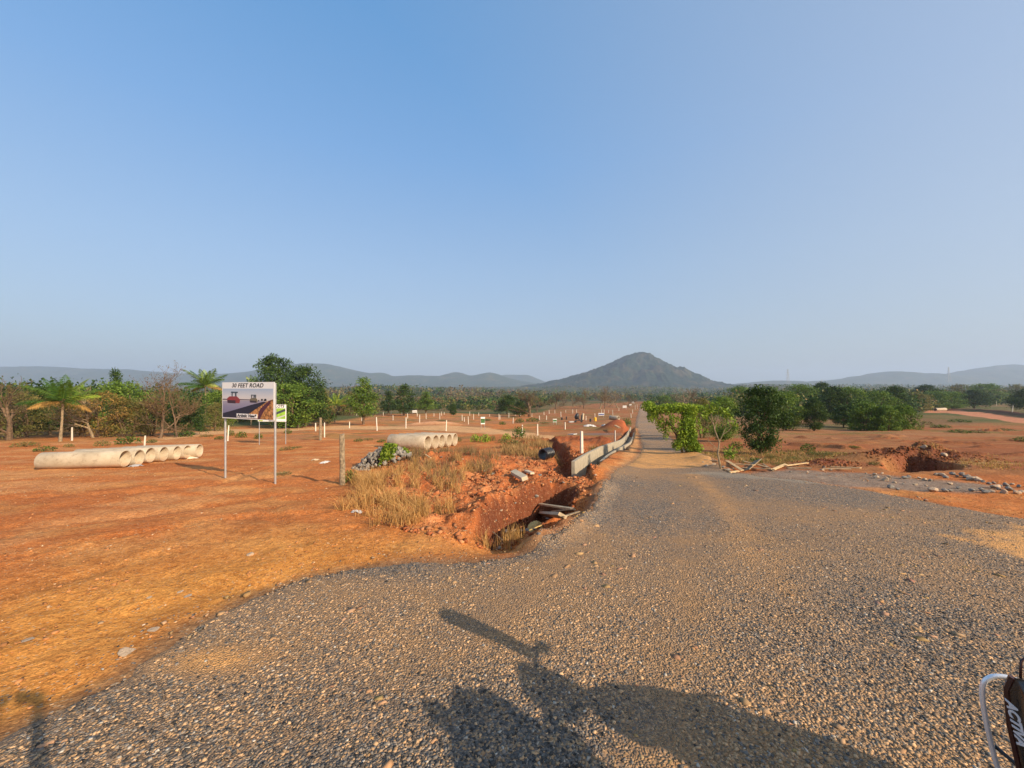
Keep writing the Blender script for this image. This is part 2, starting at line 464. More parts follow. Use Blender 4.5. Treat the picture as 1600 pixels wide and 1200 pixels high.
def tag(o, label=None, cat=None, group=None, kind=None):
    if label: o['label'] = label
    if cat: o['category'] = cat
    if group: o['group'] = group
    if kind: o['kind'] = kind
    return o
def empty(name, loc=(0, 0, 0), rz=0, scale=1):
    o = bpy.data.objects.new(name, None); COL.objects.link(o)
    o.empty_display_size = .1
    o.location = loc; o.rotation_euler = (0, 0, rz); o.scale = (scale,) * 3 if isinstance(scale, (int, float)) else scale
    return o
def copy_tree(o, parent=None):
    c = o.copy(); COL.objects.link(c)
    if parent: c.parent = parent
    for ch in list(o.children): copy_tree(ch, c)
    return c
# ------------------------------------------------------------------ ground and gravel road
def soil_material():
    m, nt, b = new_mat("soil")
    tc = nt.nodes.new("ShaderNodeNewGeometry").outputs["Position"]
    at = nt.nodes.new("ShaderNodeAttribute"); at.attribute_name = "col"
    c = at.outputs["Color"]
    n1 = noise(nt, tc, 1.3, 8, .68).outputs[0]
    n2 = noise(nt, tc, 14, 5, .7).outputs[0]
    n3 = noise(nt, tc, 70, 3, .6).outputs[0]
    c = mixc(nt, 1, c, ramp(nt, n1, [(.3, (.80, .74, .70)), (.7, (1.16, 1.18, 1.2))]), 'MULTIPLY')
    c = mixc(nt, 1, c, ramp(nt, n2, [(.32, (.66, .58, .54)), (.68, (1.26, 1.32, 1.34))]), 'MULTIPLY')
    c = mixc(nt, 1, c, ramp(nt, n3, [(.35, .72), (.65, 1.22)]), 'MULTIPLY')
    # grit: pale and dark specks
    v = node(nt, "ShaderNodeTexVoronoi", Scale=38); v.feature = 'F1'; nt.links.new(tc, v.inputs["Vector"])
    wn_ = nt.nodes.new("ShaderNodeTexWhiteNoise"); nt.links.new(v.outputs["Color"], wn_.inputs["Vector"])
    sp = mathn(nt, 'MULTIPLY', mathn(nt, 'GREATER_THAN', wn_.outputs[0], .80), mathn(nt, 'LESS_THAN', v.outputs["Distance"], .33))
    c = mixc(nt, mathn(nt, 'MULTIPLY', sp, .55), c, (.50, .36, .22))
    sp2 = mathn(nt, 'MULTIPLY', mathn(nt, 'LESS_THAN', wn_.outputs[0], .12), mathn(nt, 'LESS_THAN', v.outputs["Distance"], .36))
    c = mixc(nt, mathn(nt, 'MULTIPLY', sp2, .6), c, (.12, .05, .03))
    nt.links.new(c, b.inputs["Base Color"])
    b.inputs["Roughness"].default_value = .95
    b.inputs["Specular IOR Level"].default_value = .1
    h = bump(nt, None, n2, .9, .03)
    h = bump(nt, None, n3, .8, .008, h)
    h = bump(nt, b, v.outputs["Distance"], .35, .012, h)
    return m

def gravel_material():
    m, nt, b = new_mat("crushed_stone")
    tc = nt.nodes.new("ShaderNodeNewGeometry").outputs["Position"]
    at = nt.nodes.new("ShaderNodeAttribute"); at.attribute_name = "col"      # r: earthy dust, g: pale stone dust
    sp = nt.nodes.new("ShaderNodeSeparateColor"); nt.links.new(at.outputs["Color"], sp.inputs[0])
    w = noise(nt, tc, 9, 2).outputs["Color"]
    vec = mixc(nt, .05, tc, w, 'ADD')
    v = node(nt, "ShaderNodeTexVoronoi", Scale=66, Randomness=1.0); nt.links.new(vec, v.inputs["Vector"])
    wh = nt.nodes.new("ShaderNodeTexWhiteNoise"); nt.links.new(v.outputs["Color"], wh.inputs["Vector"])
    stone = ramp(nt, wh.outputs[0], [(0, (.06, .055, .05)), (.3, (.115, .105, .095)), (.5, (.19, .165, .14)), (.7, (.34, .23, .14)), (.92, (.48, .31, .17)), (1, (.48, .42, .34))])
    v2 = node(nt, "ShaderNodeTexVoronoi", Scale=21); nt.links.new(vec, v2.inputs["Vector"])
    wh2 = nt.nodes.new("ShaderNodeTexWhiteNoise"); nt.links.new(v2.outputs["Color"], wh2.inputs["Vector"])
    big = mathn(nt, 'GREATER_THAN', wh2.outputs[0], .86)
    stone = mixc(nt, mathn(nt, 'MULTIPLY', big, .5), stone, (.36, .22, .12))
    n1 = noise(nt, tc, 2.4, 7, .7).outputs[0]
    dustf = mathn(nt, 'MULTIPLY', ramp(nt, n1, [(.30, .25), (.68, 1.0)]), sp.outputs[0])
    gap = ramp(nt, v.outputs["Distance"], [(.1, .35), (.5, 1)])
    earth = mixc(nt, noise(nt, tc, 30, 3).outputs[0], (.30, .155, .065), (.50, .30, .14))
    c = mixc(nt, mathn(nt, 'MULTIPLY', dustf, gap), stone, earth)
    c = mixc(nt, mathn(nt, 'MULTIPLY', sp.outputs[1], ramp(nt, noise(nt, tc, 3, 6, .7).outputs[0], [(.3, .45), (.6, 1)])), c, (.33, .285, .22))
    tf = mathn(nt, 'MULTIPLY', sp.outputs[2], ramp(nt, noise(nt, tc, 3, 7, .75).outputs[0], [(.33, .35), (.53, 1.0)]))
    c = mixc(nt, tf, c, mixc(nt, noise(nt, tc, 18, 4, .7).outputs[0], (.64, .29, .09), (.76, .42, .15)))
    nt.links.new(c, b.inputs["Base Color"])
    b.inputs["Roughness"].default_value = .85
    ed = ramp(nt, v.outputs["Distance"], [(0, 1), (.75, 0)])
    hs = mathn(nt, 'MULTIPLY', ed, mathn(nt, 'ADD', mathn(nt, 'MULTIPLY', wh.outputs[0], .8), .4))
    h = bump(nt, None, hs, 1.0, .022)
    h = bump(nt, b, noise(nt, tc, 6, 4, .6).outputs[0], .6, .04, h)
    return m

def grid():
    ys = np.concatenate([np.linspace(-6, .75, 70), np.geomspace(.8, 7000, 860)])
    us = np.linspace(-1, 1, 900)
    us = us * (.75 + .25 * us * us)
    Yg, Ug = np.meshgrid(ys, us, indexing='ij')
    Xg = Ug * (1.75 * np.maximum(Yg, 0) + 9)
    return Xg, Yg
Xg, Yg = grid()
R_, C_ = Xg.shape
X1, Y1 = Xg.ravel(), Yg.ravel()
MK = masks(X1, Y1)
Z1 = ground_z(X1, Y1, MK)
def lerp(a_, b_, t): return a_ + (b_ - a_) * t[:, None]
def ground_colour(X, Y, M):
    c = np.zeros((len(X), 3)) + np.array((.50, .172, .048))
    n1 = fbm(X / 2.5, Y / 2.5, 71, 4); n2 = fbm(X / 9, Y / 9, 72, 3); n3 = fbm(X * .9, Y * 1.2, 73, 4)
    c = lerp(c, np.array((.41, .13, .038)), sstep(.45, .7, n1) * .4)
    c = lerp(c, np.array((.55, .26, .085)), sstep(.5, .72, n3) * .6)
    # yellower trodden dust near left, browner to the right
    d, t = ldist(X, Y, PP([(-100, 1130), (40, 1020), (200, 950), (420, 905)]))
    c = lerp(c, np.array((.66, .30, .068)), np.exp(-(d / 1.7) ** 2) * (.6 + .5 * n3))
    c = lerp(c, np.array((.58, .30, .12)), sstep(.55, .66, fbm(X / 1.8, Y / 1.0, 74, 3)) * .5 * sstep(-3, -8, X))
    rt = sstep(3, 9, X) * sstep(9, 14, Y)
    c = lerp(c, np.array((.27, .095, .038)), rt * (.65 + .35 * n2))
    c = lerp(c, np.array((.34, .16, .06)), rt * sstep(.5, .68, fbm(X / 3, Y / 2, 75, 3)) * .8)
    # dry scrub cover beyond the cleared plots
    far = sstep(1, -4, M['clear'])
    sc = np.array((.17, .125, .05)) * np.ones_like(c)
    sc = lerp(sc, np.array((.085, .10, .03)), sstep(.45, .6, fbm(X / 25, Y / 25, 76, 3)))
    sc = lerp(sc, np.array((.24, .125, .06)), sstep(.60, .70, fbm(X / 40, Y / 40, 77, 3)) * .7)
    c = lerp(c, sc, far)
    mid = sstep(24, 40, Y) * (1 - far)
    c = lerp(c, np.array((.34, .17, .075)), mid * sstep(.4, .62, fbm(X / 6, Y / 5, 78, 4)) * .8)
    c = lerp(c, np.array((.16, .15, .045)), mid * sstep(.58, .66, fbm(X / 4, Y / 3, 79, 4)) * .6)
    # thin dry weeds between the road and the right plot
    d, t = ldist(X, Y, PP([(1100, 712), (1180, 715), (1330, 712)]))
    c = lerp(c, np.array((.28, .17, .065)), np.exp(-(d / 2.2) ** 2) * sstep(.35, .6, n3))
    c = lerp(c, np.array((.44, .27, .10)), gauss(X, Y, 1500, 722, 2.2, 1.0, 1) * sstep(.35, .55, n3))
    c = lerp(c, np.array((.45, .135, .045)), sstep(0, .5, M['fresh']) * .75)
    c = lerp(c, np.array((.56, .25, .10)), sstep(0, .5, M['fresh']) * sstep(.5, .62, fbm(X * 1.5, Y * 1.5, 80, 3)) * .6)
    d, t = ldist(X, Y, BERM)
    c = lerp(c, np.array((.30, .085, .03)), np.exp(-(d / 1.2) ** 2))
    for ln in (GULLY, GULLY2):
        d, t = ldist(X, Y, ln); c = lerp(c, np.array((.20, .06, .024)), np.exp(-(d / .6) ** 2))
    c = lerp(c, np.array((.17, .058, .028)), sstep(-.10, .05, sdf(X, Y, PITL)))  # shade of the pit painted into its soil colour
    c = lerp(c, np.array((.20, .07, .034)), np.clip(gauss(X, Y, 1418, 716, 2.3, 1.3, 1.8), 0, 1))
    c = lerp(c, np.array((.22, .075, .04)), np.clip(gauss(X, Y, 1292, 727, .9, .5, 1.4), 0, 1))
    for q in ((958, 672), (975, 672)): c = lerp(c, np.array((.36, .10, .04)), np.clip(gauss(X, Y, *q, 1.8, 2.6, 1.2), 0, 1))
    c = lerp(c, np.array((.64, .38, .18)), sstep(-.2, .7, M['sand']) * .85)
    for q in ((672, 664), (700, 664), (648, 664)): c = lerp(c, np.array((.64, .34, .18)), np.clip(gauss(X, Y, *q, 2.2, 1.4, 1.1), 0, 1))
    c = lerp(c, np.array((.20, .16, .14)), np.clip(gauss(X, Y, 935, 678, 1.8, 2.2, 1.2), 0, 1) * .8)
    c = lerp(c, np.array((.60, .30, .115)), sstep(0, .4, M['tan']))
    c = lerp(c, np.array((.62, .30, .085)), sstep(0, .4, M['patch']))
    c = lerp(c, np.array((.05, .065, .025)), sstep(330, 520, Y) * .9)
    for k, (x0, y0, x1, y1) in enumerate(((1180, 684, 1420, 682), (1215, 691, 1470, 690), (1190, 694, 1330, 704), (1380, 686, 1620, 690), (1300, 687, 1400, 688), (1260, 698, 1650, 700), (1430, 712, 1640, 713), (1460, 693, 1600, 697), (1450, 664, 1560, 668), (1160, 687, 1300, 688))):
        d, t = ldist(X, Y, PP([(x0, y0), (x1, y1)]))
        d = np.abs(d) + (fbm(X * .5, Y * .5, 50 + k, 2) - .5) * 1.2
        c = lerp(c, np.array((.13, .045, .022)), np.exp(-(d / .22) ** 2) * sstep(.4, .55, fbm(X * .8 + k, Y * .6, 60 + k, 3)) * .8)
    c = lerp(c, np.array((.50, .22, .12)), sstep(0, .5, M['roadr']))
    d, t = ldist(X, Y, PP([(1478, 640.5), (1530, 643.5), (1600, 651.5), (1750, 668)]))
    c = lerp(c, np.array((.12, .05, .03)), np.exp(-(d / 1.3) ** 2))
    c = lerp(c, np.array((.235, .205, .165)), sstep(-.1, .5, M['cement']) * .85)
    # crushed stone strewn past the gravel edge
    c = lerp(c, np.array((.21, .14, .085)), sstep(-.30, 0, M['grav']) * .75)
    return c
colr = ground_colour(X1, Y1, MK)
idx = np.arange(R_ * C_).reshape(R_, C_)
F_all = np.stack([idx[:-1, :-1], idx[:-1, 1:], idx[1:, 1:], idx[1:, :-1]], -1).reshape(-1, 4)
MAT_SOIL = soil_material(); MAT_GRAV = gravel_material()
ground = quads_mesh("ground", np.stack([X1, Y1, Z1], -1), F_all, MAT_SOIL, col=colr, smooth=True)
tag(ground, kind='structure')
# the road is a sheet of its own that dives under the soil along its ragged edge
keep = (MK['grav'].reshape(R_, C_) > -.25)
fk = keep[:-1, :-1] & keep[:-1, 1:] & keep[1:, 1:] & keep[1:, :-1]
F_r = np.stack([idx[:-1, :-1], idx[:-1, 1:], idx[1:, 1:], idx[1:, :-1]], -1)[fk]
use = np.unique(F_r); remap = np.full(R_ * C_, -1); remap[use] = np.arange(len(use))
xr, yr = X1[use], Y1[use]
g_ = MK['grav'][use]
lift = np.clip(g_ * .35 + (fbm(xr * 9, yr * 9, 81, 2) - .5) * .035, -.03, .022 + yr * .0006)
zr = Z1[use] + lift
TRACKS = [PP([(430, 1198), (620, 1080), (860, 900), (960, 810), (1010, 760), (1030, 735)]), PP([(1010, 1198), (1050, 1040), (1070, 900), (1072, 800), (1062, 745)])]
dust = .45 + 2.4 * (fbm(xr / 1.6, yr / 1.6, 82, 4) - .46) + 1.1 * (fbm(xr / 5, yr / 4, 85, 3) - .5)
dust += .45 * np.exp(-(ldist(xr, yr, PP([(1085, 745), (1140, 800), (1185, 880), (1200, 960)]))[0] / .35) ** 2)
dust += .5 * gauss(xr, yr, 345, 1040, .35, .18, 1) + .35 * sstep(.8, 0, sdf(xr, yr, GRAVEL)) * sstep(4, 2, yr)
dust -= .5 * np.exp(-(ldist(xr, yr, PP([(560, 893), (740, 886), (860, 860), (930, 815), (960, 760)]))[0] / .25) ** 2)
dust -= .35 * np.exp(-(ldist(xr, yr, PP([(1000, 760), (1060, 850), (1120, 950)]))[0] / .5) ** 2)
dust += .25 * np.exp(-(ldist(xr, yr, PP([(1600, 940), (1400, 900), (1250, 850)]))[0] / .8) ** 2)
trk = np.minimum(ldist(xr, yr, TRACKS[0])[0], ldist(xr, yr, TRACKS[1])[0])
dust += .38 * np.exp(-(trk / .33) ** 2)
tanm = np.clip(sstep(-.1, .35, MK['tan'][use]) + sstep(-.1, .3, MK['patch'][use]) + 1.1 * gauss(xr, yr, 345, 1040, .32, .13, 1) + .9 * sstep(.30, .55, fbm(xr * .9, yr * .3, 86, 3)) * sstep(12, 15, yr) * sstep(40, 25, yr) * (xr < .30 * yr + .3) + .6 * np.exp(-(ldist(xr, yr, PP([(1085, 745), (1140, 800), (1185, 880)]))[0] / .22) ** 2) * fbm(xr * 4, yr * 4, 87, 2), 0, 1)
dust += .35 * sstep(13, 22, yr) * sstep(.35, .6, fbm(xr * 1.2, yr * .25, 83, 3)) - .12 * sstep(26, 34, yr)
pale = sstep(0, .4, sdf(xr, yr, PP([(1040, 742), (1110, 739), (1250, 745), (1380, 760), (1300, 762), (1160, 752)])) + (fbm(xr * 2, yr * 2, 84, 3) - .5) * .8) * .8
road = quads_mesh("gravel_road", np.stack([xr, yr, zr], -1), remap[F_r], MAT_GRAV, col=np.stack([np.clip(dust, 0, 1), pale, tanm], -1), smooth=True)
tag(road, kind='structure')

# loose stones that stand up from the near gravel (crushed aggregate, nobody could count it)
def stones(name, X, Y, Z, size, colr, mat, seed, flat=.6):
    rs = np.random.RandomState(seed)
    n = len(X)
    cube = np.array([(-1, -1, -1), (1, -1, -1), (1, 1, -1), (-1, 1, -1), (-1, -1, 1), (1, -1, 1), (1, 1, 1), (-1, 1, 1)], float)
    V = cube[None] * (1 + rs.uniform(-.55, .25, (n, 8, 3)))
    V *= (size[:, None, None] * .5) * np.stack([rs.uniform(.7, 1.35, n), rs.uniform(.55, 1.0, n), rs.uniform(.35, .75, n) * flat / .6], -1)[:, None, :]
    az = rs.uniform(0, 6.283, n); t1 = rs.uniform(-.5, .5, n)
    c, s = np.cos(t1)[:, None], np.sin(t1)[:, None]
    x, y, z = V[..., 0], V[..., 1] * c - V[..., 2] * s, V[..., 1] * s + V[..., 2] * c
    c, s = np.cos(az)[:, None], np.sin(az)[:, None]
    V = np.stack([x * c - y * s + X[:, None], x * s + y * c + Y[:, None], z + Z[:, None]], -1).reshape(-1, 3)
    base = (np.arange(n) * 8)[:, None, None]
    F = (np.array([(3, 2, 1, 0), (4, 5, 6, 7), (0, 1, 5, 4), (1, 2, 6, 5), (2, 3, 7, 6), (3, 0, 4, 7)])[None] + base).reshape(-1, 4)
    return quads_mesh(name, V, F, mat, col=np.repeat(colr, 8, 0))
MAT_STONE = attr_mat("stone_chips", rough=.95, spec=.08)
rs = np.random.RandomState(5)
def scatter(n, y0, y1, half, power=1.0):
    y = y0 + (y1 - y0) * rs.uniform(0, 1, n) ** power
    x = rs.uniform(-1, 1, n) * (half * y + .5)
    return x, y
def stone_cols(n, earthy):
    pal = np.array([(.06, .054, .048), (.10, .092, .082), (.15, .135, .118), (.22, .185, .15), (.37, .24, .135), (.50, .32, .175), (.46, .40, .32)])
    p = np.stack([.18 * (1 - earthy), .20 * (1 - earthy * .7), .18 + 0 * earthy, .15 + 0 * earthy, .15 + .26 * earthy, .10 + .30 * earthy, .025 + 0 * earthy], -1)
    p = np.cumsum(p / p.sum(1, keepdims=True), 1)
    k = (rs.uniform(0, 1, n)[:, None] > p).sum(1)
    return pal[np.clip(k, 0, 6)] * rs.uniform(.75, 1.25, (n, 1))
xs, ys = [], []
for n, y0, y1, pw in ((56000, 1.6, 3.3, 1.0), (72000, 3.3, 6.5, 1.0), (66000, 6.5, 13, 1.0)):
    x, y = scatter(n, y0, y1, 1.40, pw); xs.append(x); ys.append(y)
xs = np.concatenate(xs); ys = np.concatenate(ys)
g_ = sdf(xs, ys, GRAVEL)
k = (g_ + (fbm(xs * 2.5, ys * 2.5, 91, 3) - .5) * .5 > -.02) | ((g_ > -.5) & (rs.uniform(0, 1, len(xs)) < .10))
bare = np.maximum(sdf(xs, ys, PATCHR) * 2, gauss(xs, ys, 345, 1040, .35, .18, 1)) 
trk = np.minimum(ldist(xs, ys, TRACKS[0])[0], ldist(xs, ys, TRACKS[1])[0])
k &= ~((np.exp(-(trk / .28) ** 2) * (.4 + 1.2 * fbm(xs * 1.5, ys * 1.5, 95, 3)) > rs.uniform(.2, 1.2, len(xs))))
k &= ~((bare > .35) & (rs.uniform(0, 1, len(xs)) < .85))
xs, ys = xs[k], ys[k]
zs = ground_z(xs, ys) + np.clip(sdf(xs, ys, GRAVEL) * .35, -.005, .02)
size = (.009 + .012 * rs.uniform(0, 1, len(xs)) ** 2) * (1 + .03 * np.clip(ys - 2, 0, 12))
earthy = np.clip(.40 + 3.0 * (fbm(xs / 1.6, ys / 1.6, 82, 4) - .46) + 1.2 * (fbm(xs / 5, ys / 4, 85, 3) - .5) - .5 * np.exp(-(ldist(xs, ys, PP([(560, 893), (740, 886), (860, 860), (930, 815), (960, 760)]))[0] / .35) ** 2), 0, 1)
gravel = stones("gravel", xs, ys, zs + size * .12, size, stone_cols(len(xs), earthy), MAT_STONE, 7)
tag(gravel, "loose crushed grey and brown aggregate covering the near road surface", "gravel", kind='stuff')
# bigger flat tan stones trodden into the gravel, and grit on the soil
x, y = scatter(5200, 1.6, 11, 1.42, .8)
k = (sdf(x, y, GRAVEL) > -.3) & (rs.uniform(0, 1, len(x)) < .06 + .9 * sstep(.46, .66, fbm(x * .9, y * .9, 92, 3)))
x, y = x[k], y[k]
sz = .022 + .055 * rs.uniform(0, 1, len(x)) ** 4
c = np.array((.36, .215, .11)) * rs.uniform(.75, 1.2, (len(x), 1)) * np.array([1, 1, 1]) + rs.uniform(-.02, .03, (len(x), 3))
o = stones("loose_pebbles", x, y, ground_z(x, y) + .022, sz, c, MAT_STONE, 8, flat=.34)
tag(o, "flat tan pebbles pressed into the crushed stone of the road", "pebbles", kind='stuff')
x, y = scatter(34000, 2.0, 18, 1.42, 1.0)
k = (sdf(x, y, GRAVEL) < 0) & (rs.uniform(0, 1, len(x)) < .10 + .9 * sstep(.5, .65, fbm(x / 1.2, y / 1.2, 93, 3)) + sstep(-.2, .3, sdf(x, y, FRESH)) * .8)
x, y = x[k], y[k]
sz = .010 + .028 * rs.uniform(0, 1, len(x)) ** 5
c = lerp(np.array((.44, .20, .08)) * np.ones((len(x), 3)), np.array((.50, .34, .20)), (rs.uniform(0, 1, len(x)) > .85) * 1.0)
c = c * rs.uniform(.6, 1.15, (len(x), 1))
o = stones("soil_clods", x, y, ground_z(x, y) + sz * .1, sz, c, MAT_STONE, 9)
tag(o, "small crumbs of red earth and pale grit lying on the bare soil", "clods", kind='stuff')

# crumbly spoil on the heaps and round the holes
x = rs.uniform(-7, 4, 60000); y = rs.uniform(5.5, 19, 60000)
k = (sdf(x, y, FRESH) > -.1) & (rs.uniform(0, 1, 60000) < .15 + .85 * sstep(.45, .6, fbm(x * 1.5, y * 1.5, 94, 3)))
x, y = x[k], y[k]
x2 = rs.uniform(9, 20, 30000); y2 = rs.uniform(11.5, 18, 30000)
k = rs.uniform(0, 1, 30000) < gauss(x2, y2, 1418, 716, 2.4, 1.3, 1) + gauss(x2, y2, 1292, 727, 1, .6, .8)
x, y = np.concatenate([x, x2[k]]), np.concatenate([y, y2[k]])
sz = .014 + .075 * rs.uniform(0, 1, len(x)) ** 5
c = lerp(np.array((.36, .115, .045)) * np.ones((len(x), 3)), np.array((.50, .24, .11)), rs.uniform(0, 1, len(x)) ** 2) * rs.uniform(.6, 1.15, (len(x), 1))
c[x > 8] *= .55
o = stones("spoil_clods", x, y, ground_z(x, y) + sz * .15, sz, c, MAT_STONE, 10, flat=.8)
tag(o, "crumbly red clods covering the dug heaps and the rims of the holes", "clods", kind='stuff')

# ------------------------------------------------------------------ distant hills
def hill_mat(name, c1, c2, scar=None):
    m, nt, b = new_mat(name)
    tc = nt.nodes.new("ShaderNodeNewGeometry").outputs["Position"]
    n1 = noise(nt, tc, .06, 6, .7).outputs[0]
    c = ramp(nt, n1, [(.4, c1), (.6, c2)])
    n2 = noise(nt, tc, .012, 4, .6).outputs[0]
    c = mixc(nt, ramp(nt, n2, [(.5, 0.0), (.7, .5)]), c, (.17, .12, .06))
    if scar:
        vd = node(nt, "ShaderNodeVectorMath"); vd.operation = 'DISTANCE'; nt.links.new(tc, vd.inputs[0]); vd.inputs[1].default_value = scar[0]
        f = ramp(nt, mathn(nt, 'ADD', mathn(nt, 'DIVIDE', vd.outputs["Value"], scar[1]), mathn(nt, 'MULTIPLY', n1, .9)), [(.85, .75), (1.05, 0)])
        c = mixc(nt, f, c, (.30, .12, .06))
    nt.links.new(c, b.inputs["Base Color"]); b.inputs["Roughness"].default_value = 1; b.inputs["Specular IOR Level"].default_value = 0
    bump(nt, b, noise(nt, tc, .08, 5, .7).outputs[0], 1.0, 9)
    return m
def ridge(name, prof, dist, depth, mat, rough=.1, lumps=0):
    """prof: skyline points of the photograph; built as a real ridge standing at dist"""
    px = np.array([p[0] for p in prof], float); py = np.array([p[1] for p in prof], float)
    nx, ny = 300, 90
    u = np.linspace(px[0], px[-1], nx); k = np.interp(u, px, py)
    for _ in range(3): k[1:-1] = (k[:-2] + 2 * k[1:-1] + k[2:]) / 4
    k = k + (fbm(u / 9, u * 0, 3, 3) - .5) * 1.3
    Xc = (u - 800) / 600 * dist
    base = EYE - float(H(dist)) - 8
    top = np.maximum((605 - k) / 600 * dist + EYE, base)
    v = np.linspace(-1, 1, ny)
    VV, XX = np.meshgrid(v, Xc, indexing='ij')
    T = np.broadcast_to(top, VV.shape)
    hgt = (T - base)
    prof_v = np.exp(-(VV * 1.55) ** 2) - math.exp(-1.55 ** 2)
    prof_v = prof_v / prof_v.max()
    YY = dist + VV * depth
    er = (fbm(XX / (depth * .22), YY / (depth * .30), 5, 4) - .5)
    Z = base + hgt * np.clip(prof_v * (1 + er * rough * 4 * np.abs(VV) * (1 - np.abs(VV)) * 4), 0, 1.2)
    Z = np.minimum(Z, base + hgt * (1 - .35 * np.abs(VV)))
    if lumps: Z = Z + (fbm(XX / 14, YY / 14, 6, 2) - .5) * lumps * sstep(0, 20, hgt * prof_v)
    n0 = np.arange(ny * nx).reshape(ny, nx)
    F = np.stack([n0[:-1, :-1], n0[:-1, 1:], n0[1:, 1:], n0[1:, :-1]], -1).reshape(-1, 4)
    o = quads_mesh(name, np.stack([XX, YY, Z], -1).reshape(-1, 3), F, mat, smooth=True)
    return tag(o, kind='structure')
M_FOREST = hill_mat("hill_forest", (.008, .022, .014), (.035, .052, .03), ((( 1018 - 800) / 600 * 2500, 2420, 170), 60))
M_FAR = hill_mat("far_hill_forest", (.03, .05, .02), (.055, .07, .03))
ridge("hill", [(800, 606), (835, 601), (860, 596), (880, 592), (900, 586), (920, 580), (940, 572), (955, 567), (968, 560), (980, 555), (992, 552), (1004, 550), (1014, 552), (1030, 560), (1045, 568), (1058, 577), (1075, 586), (1090, 593), (1110, 598), (1150, 603), (1180, 606)],
      2500, 520, M_FOREST, .4, 15)
ridge("hills", [(-400, 590), (-200, 578), (0, 573), (60, 572), (140, 576), (200, 577), (260, 582), (330, 586), (400, 580), (430, 572), (478, 567), (515, 569), (545, 576), (575, 583), (600, 582), (612, 588), (640, 586), (665, 587), (690, 588), (705, 582), (718, 581), (735, 588), (755, 583), (766, 581), (778, 584), (800, 592), (820, 596), (850, 601), (900, 606)],
      4300, 900, M_FAR, .2)
ridge("hills", [(110, 606), (150, 585), (175, 580), (210, 583), (250, 590), (330, 585), (380, 600), (450, 604), (700, 602), (770, 588), (790, 585), (826, 586), (842, 592), (860, 600), (900, 604)], 5600, 900, M_FAR, .2)
ridge("hills", [(1120, 606), (1180, 597), (1215, 594), (1250, 597), (1320, 592), (1355, 586), (1390, 580), (1420, 581), (1450, 585), (1480, 586), (1510, 580), (1550, 572), (1580, 569), (1610, 571), (1700, 575), (1850, 590), (2000, 600)],
      4000, 800, M_FAR, .2)
# ------------------------------------------------------------------ vegetation builders
M_LEAF = attr_mat("leaves", rough=.6, transl=.20, spec=.2)
M_DRY = attr_mat("dry_leaves", rough=.85, transl=.25, spec=.1)
M_BARK = simple("bark", (.16, .105, .065), .95, var=.3, scale=9, bumpd=.01)
M_PALEBARK = simple("pale_bark", (.27, .20, .12), .9, var=.3, scale=9, bumpd=.01)
M_TWIG = simple("dry_twigs", (.15, .10, .06), .95, var=.25, scale=5)
PAL = {'mid': [(.045, .09, .012), (.085, .155, .02), (.14, .215, .03), (.21, .27, .045)],
       'green': [(.022, .055, .008), (.045, .10, .012), (.09, .155, .018), (.15, .205, .03)],
       'dark': [(.016, .035, .008), (.03, .062, .012), (.055, .10, .018), (.10, .14, .03)],
       'bright': [(.09, .16, .015), (.17, .27, .025), (.27, .36, .035), (.40, .44, .06)],
       'olive': [(.07, .08, .02), (.13, .13, .035), (.19, .17, .05), (.28, .19, .07)],
       'brown': [(.09, .06, .03), (.14, .09, .045), (.19, .12, .055), (.15, .12, .045)],
       'rust': [(.10, .09, .025), (.19, .15, .04), (.34, .20, .06), (.42, .25, .09)],
       'grey': [(.07, .09, .05), (.11, .13, .07), (.16, .17, .09), (.20, .19, .11)]}

def leaf_quads(C, N, size, pal, rs, aspect=.45, up=.5, clump=None):
    """C centres (n,3), N outward directions (n,3) -> diamond leaves"""
    n = len(C)
    d = rs.normal(0, 1, (n, 3)) + N * .8
    d[:, 2] += up * .2
    d /= np.linalg.norm(d, axis=1, keepdims=True)
    w = rs.normal(0, 1, (n, 3)); w[:, 2] *= .6
    w -= d * (w * d).sum(1, keepdims=True)
    w /= np.linalg.norm(w, axis=1, keepdims=True) + 1e-9
    s = size * rs.uniform(.6, 1.4, (n, 1))
    nrm = np.cross(d, w)
    V = np.stack([C - d * s * .5, C + w * s * aspect * .5 + nrm * s * .06, C + d * s * .5 - nrm * s * .05, C - w * s * aspect * .5 + nrm * s * .06], 1).reshape(-1, 3)
    F = np.arange(n * 4).reshape(n, 4)
    P_ = np.array(PAL[pal])
    t = rs.uniform(0, 1, n) * .5 + (clump if clump is not None else rs.uniform(0, 1, n)) * .5
    t = np.clip(t, 0, .999) * (len(P_) - 1)
    k = t.astype(int); f = (t - k)[:, None]
    c = P_[k] * (1 - f) + P_[np.minimum(k + 1, len(P_) - 1)] * f
    c = c * rs.uniform(.8, 1.2, (n, 1))
    return V, F, np.repeat(c, 4, 0)

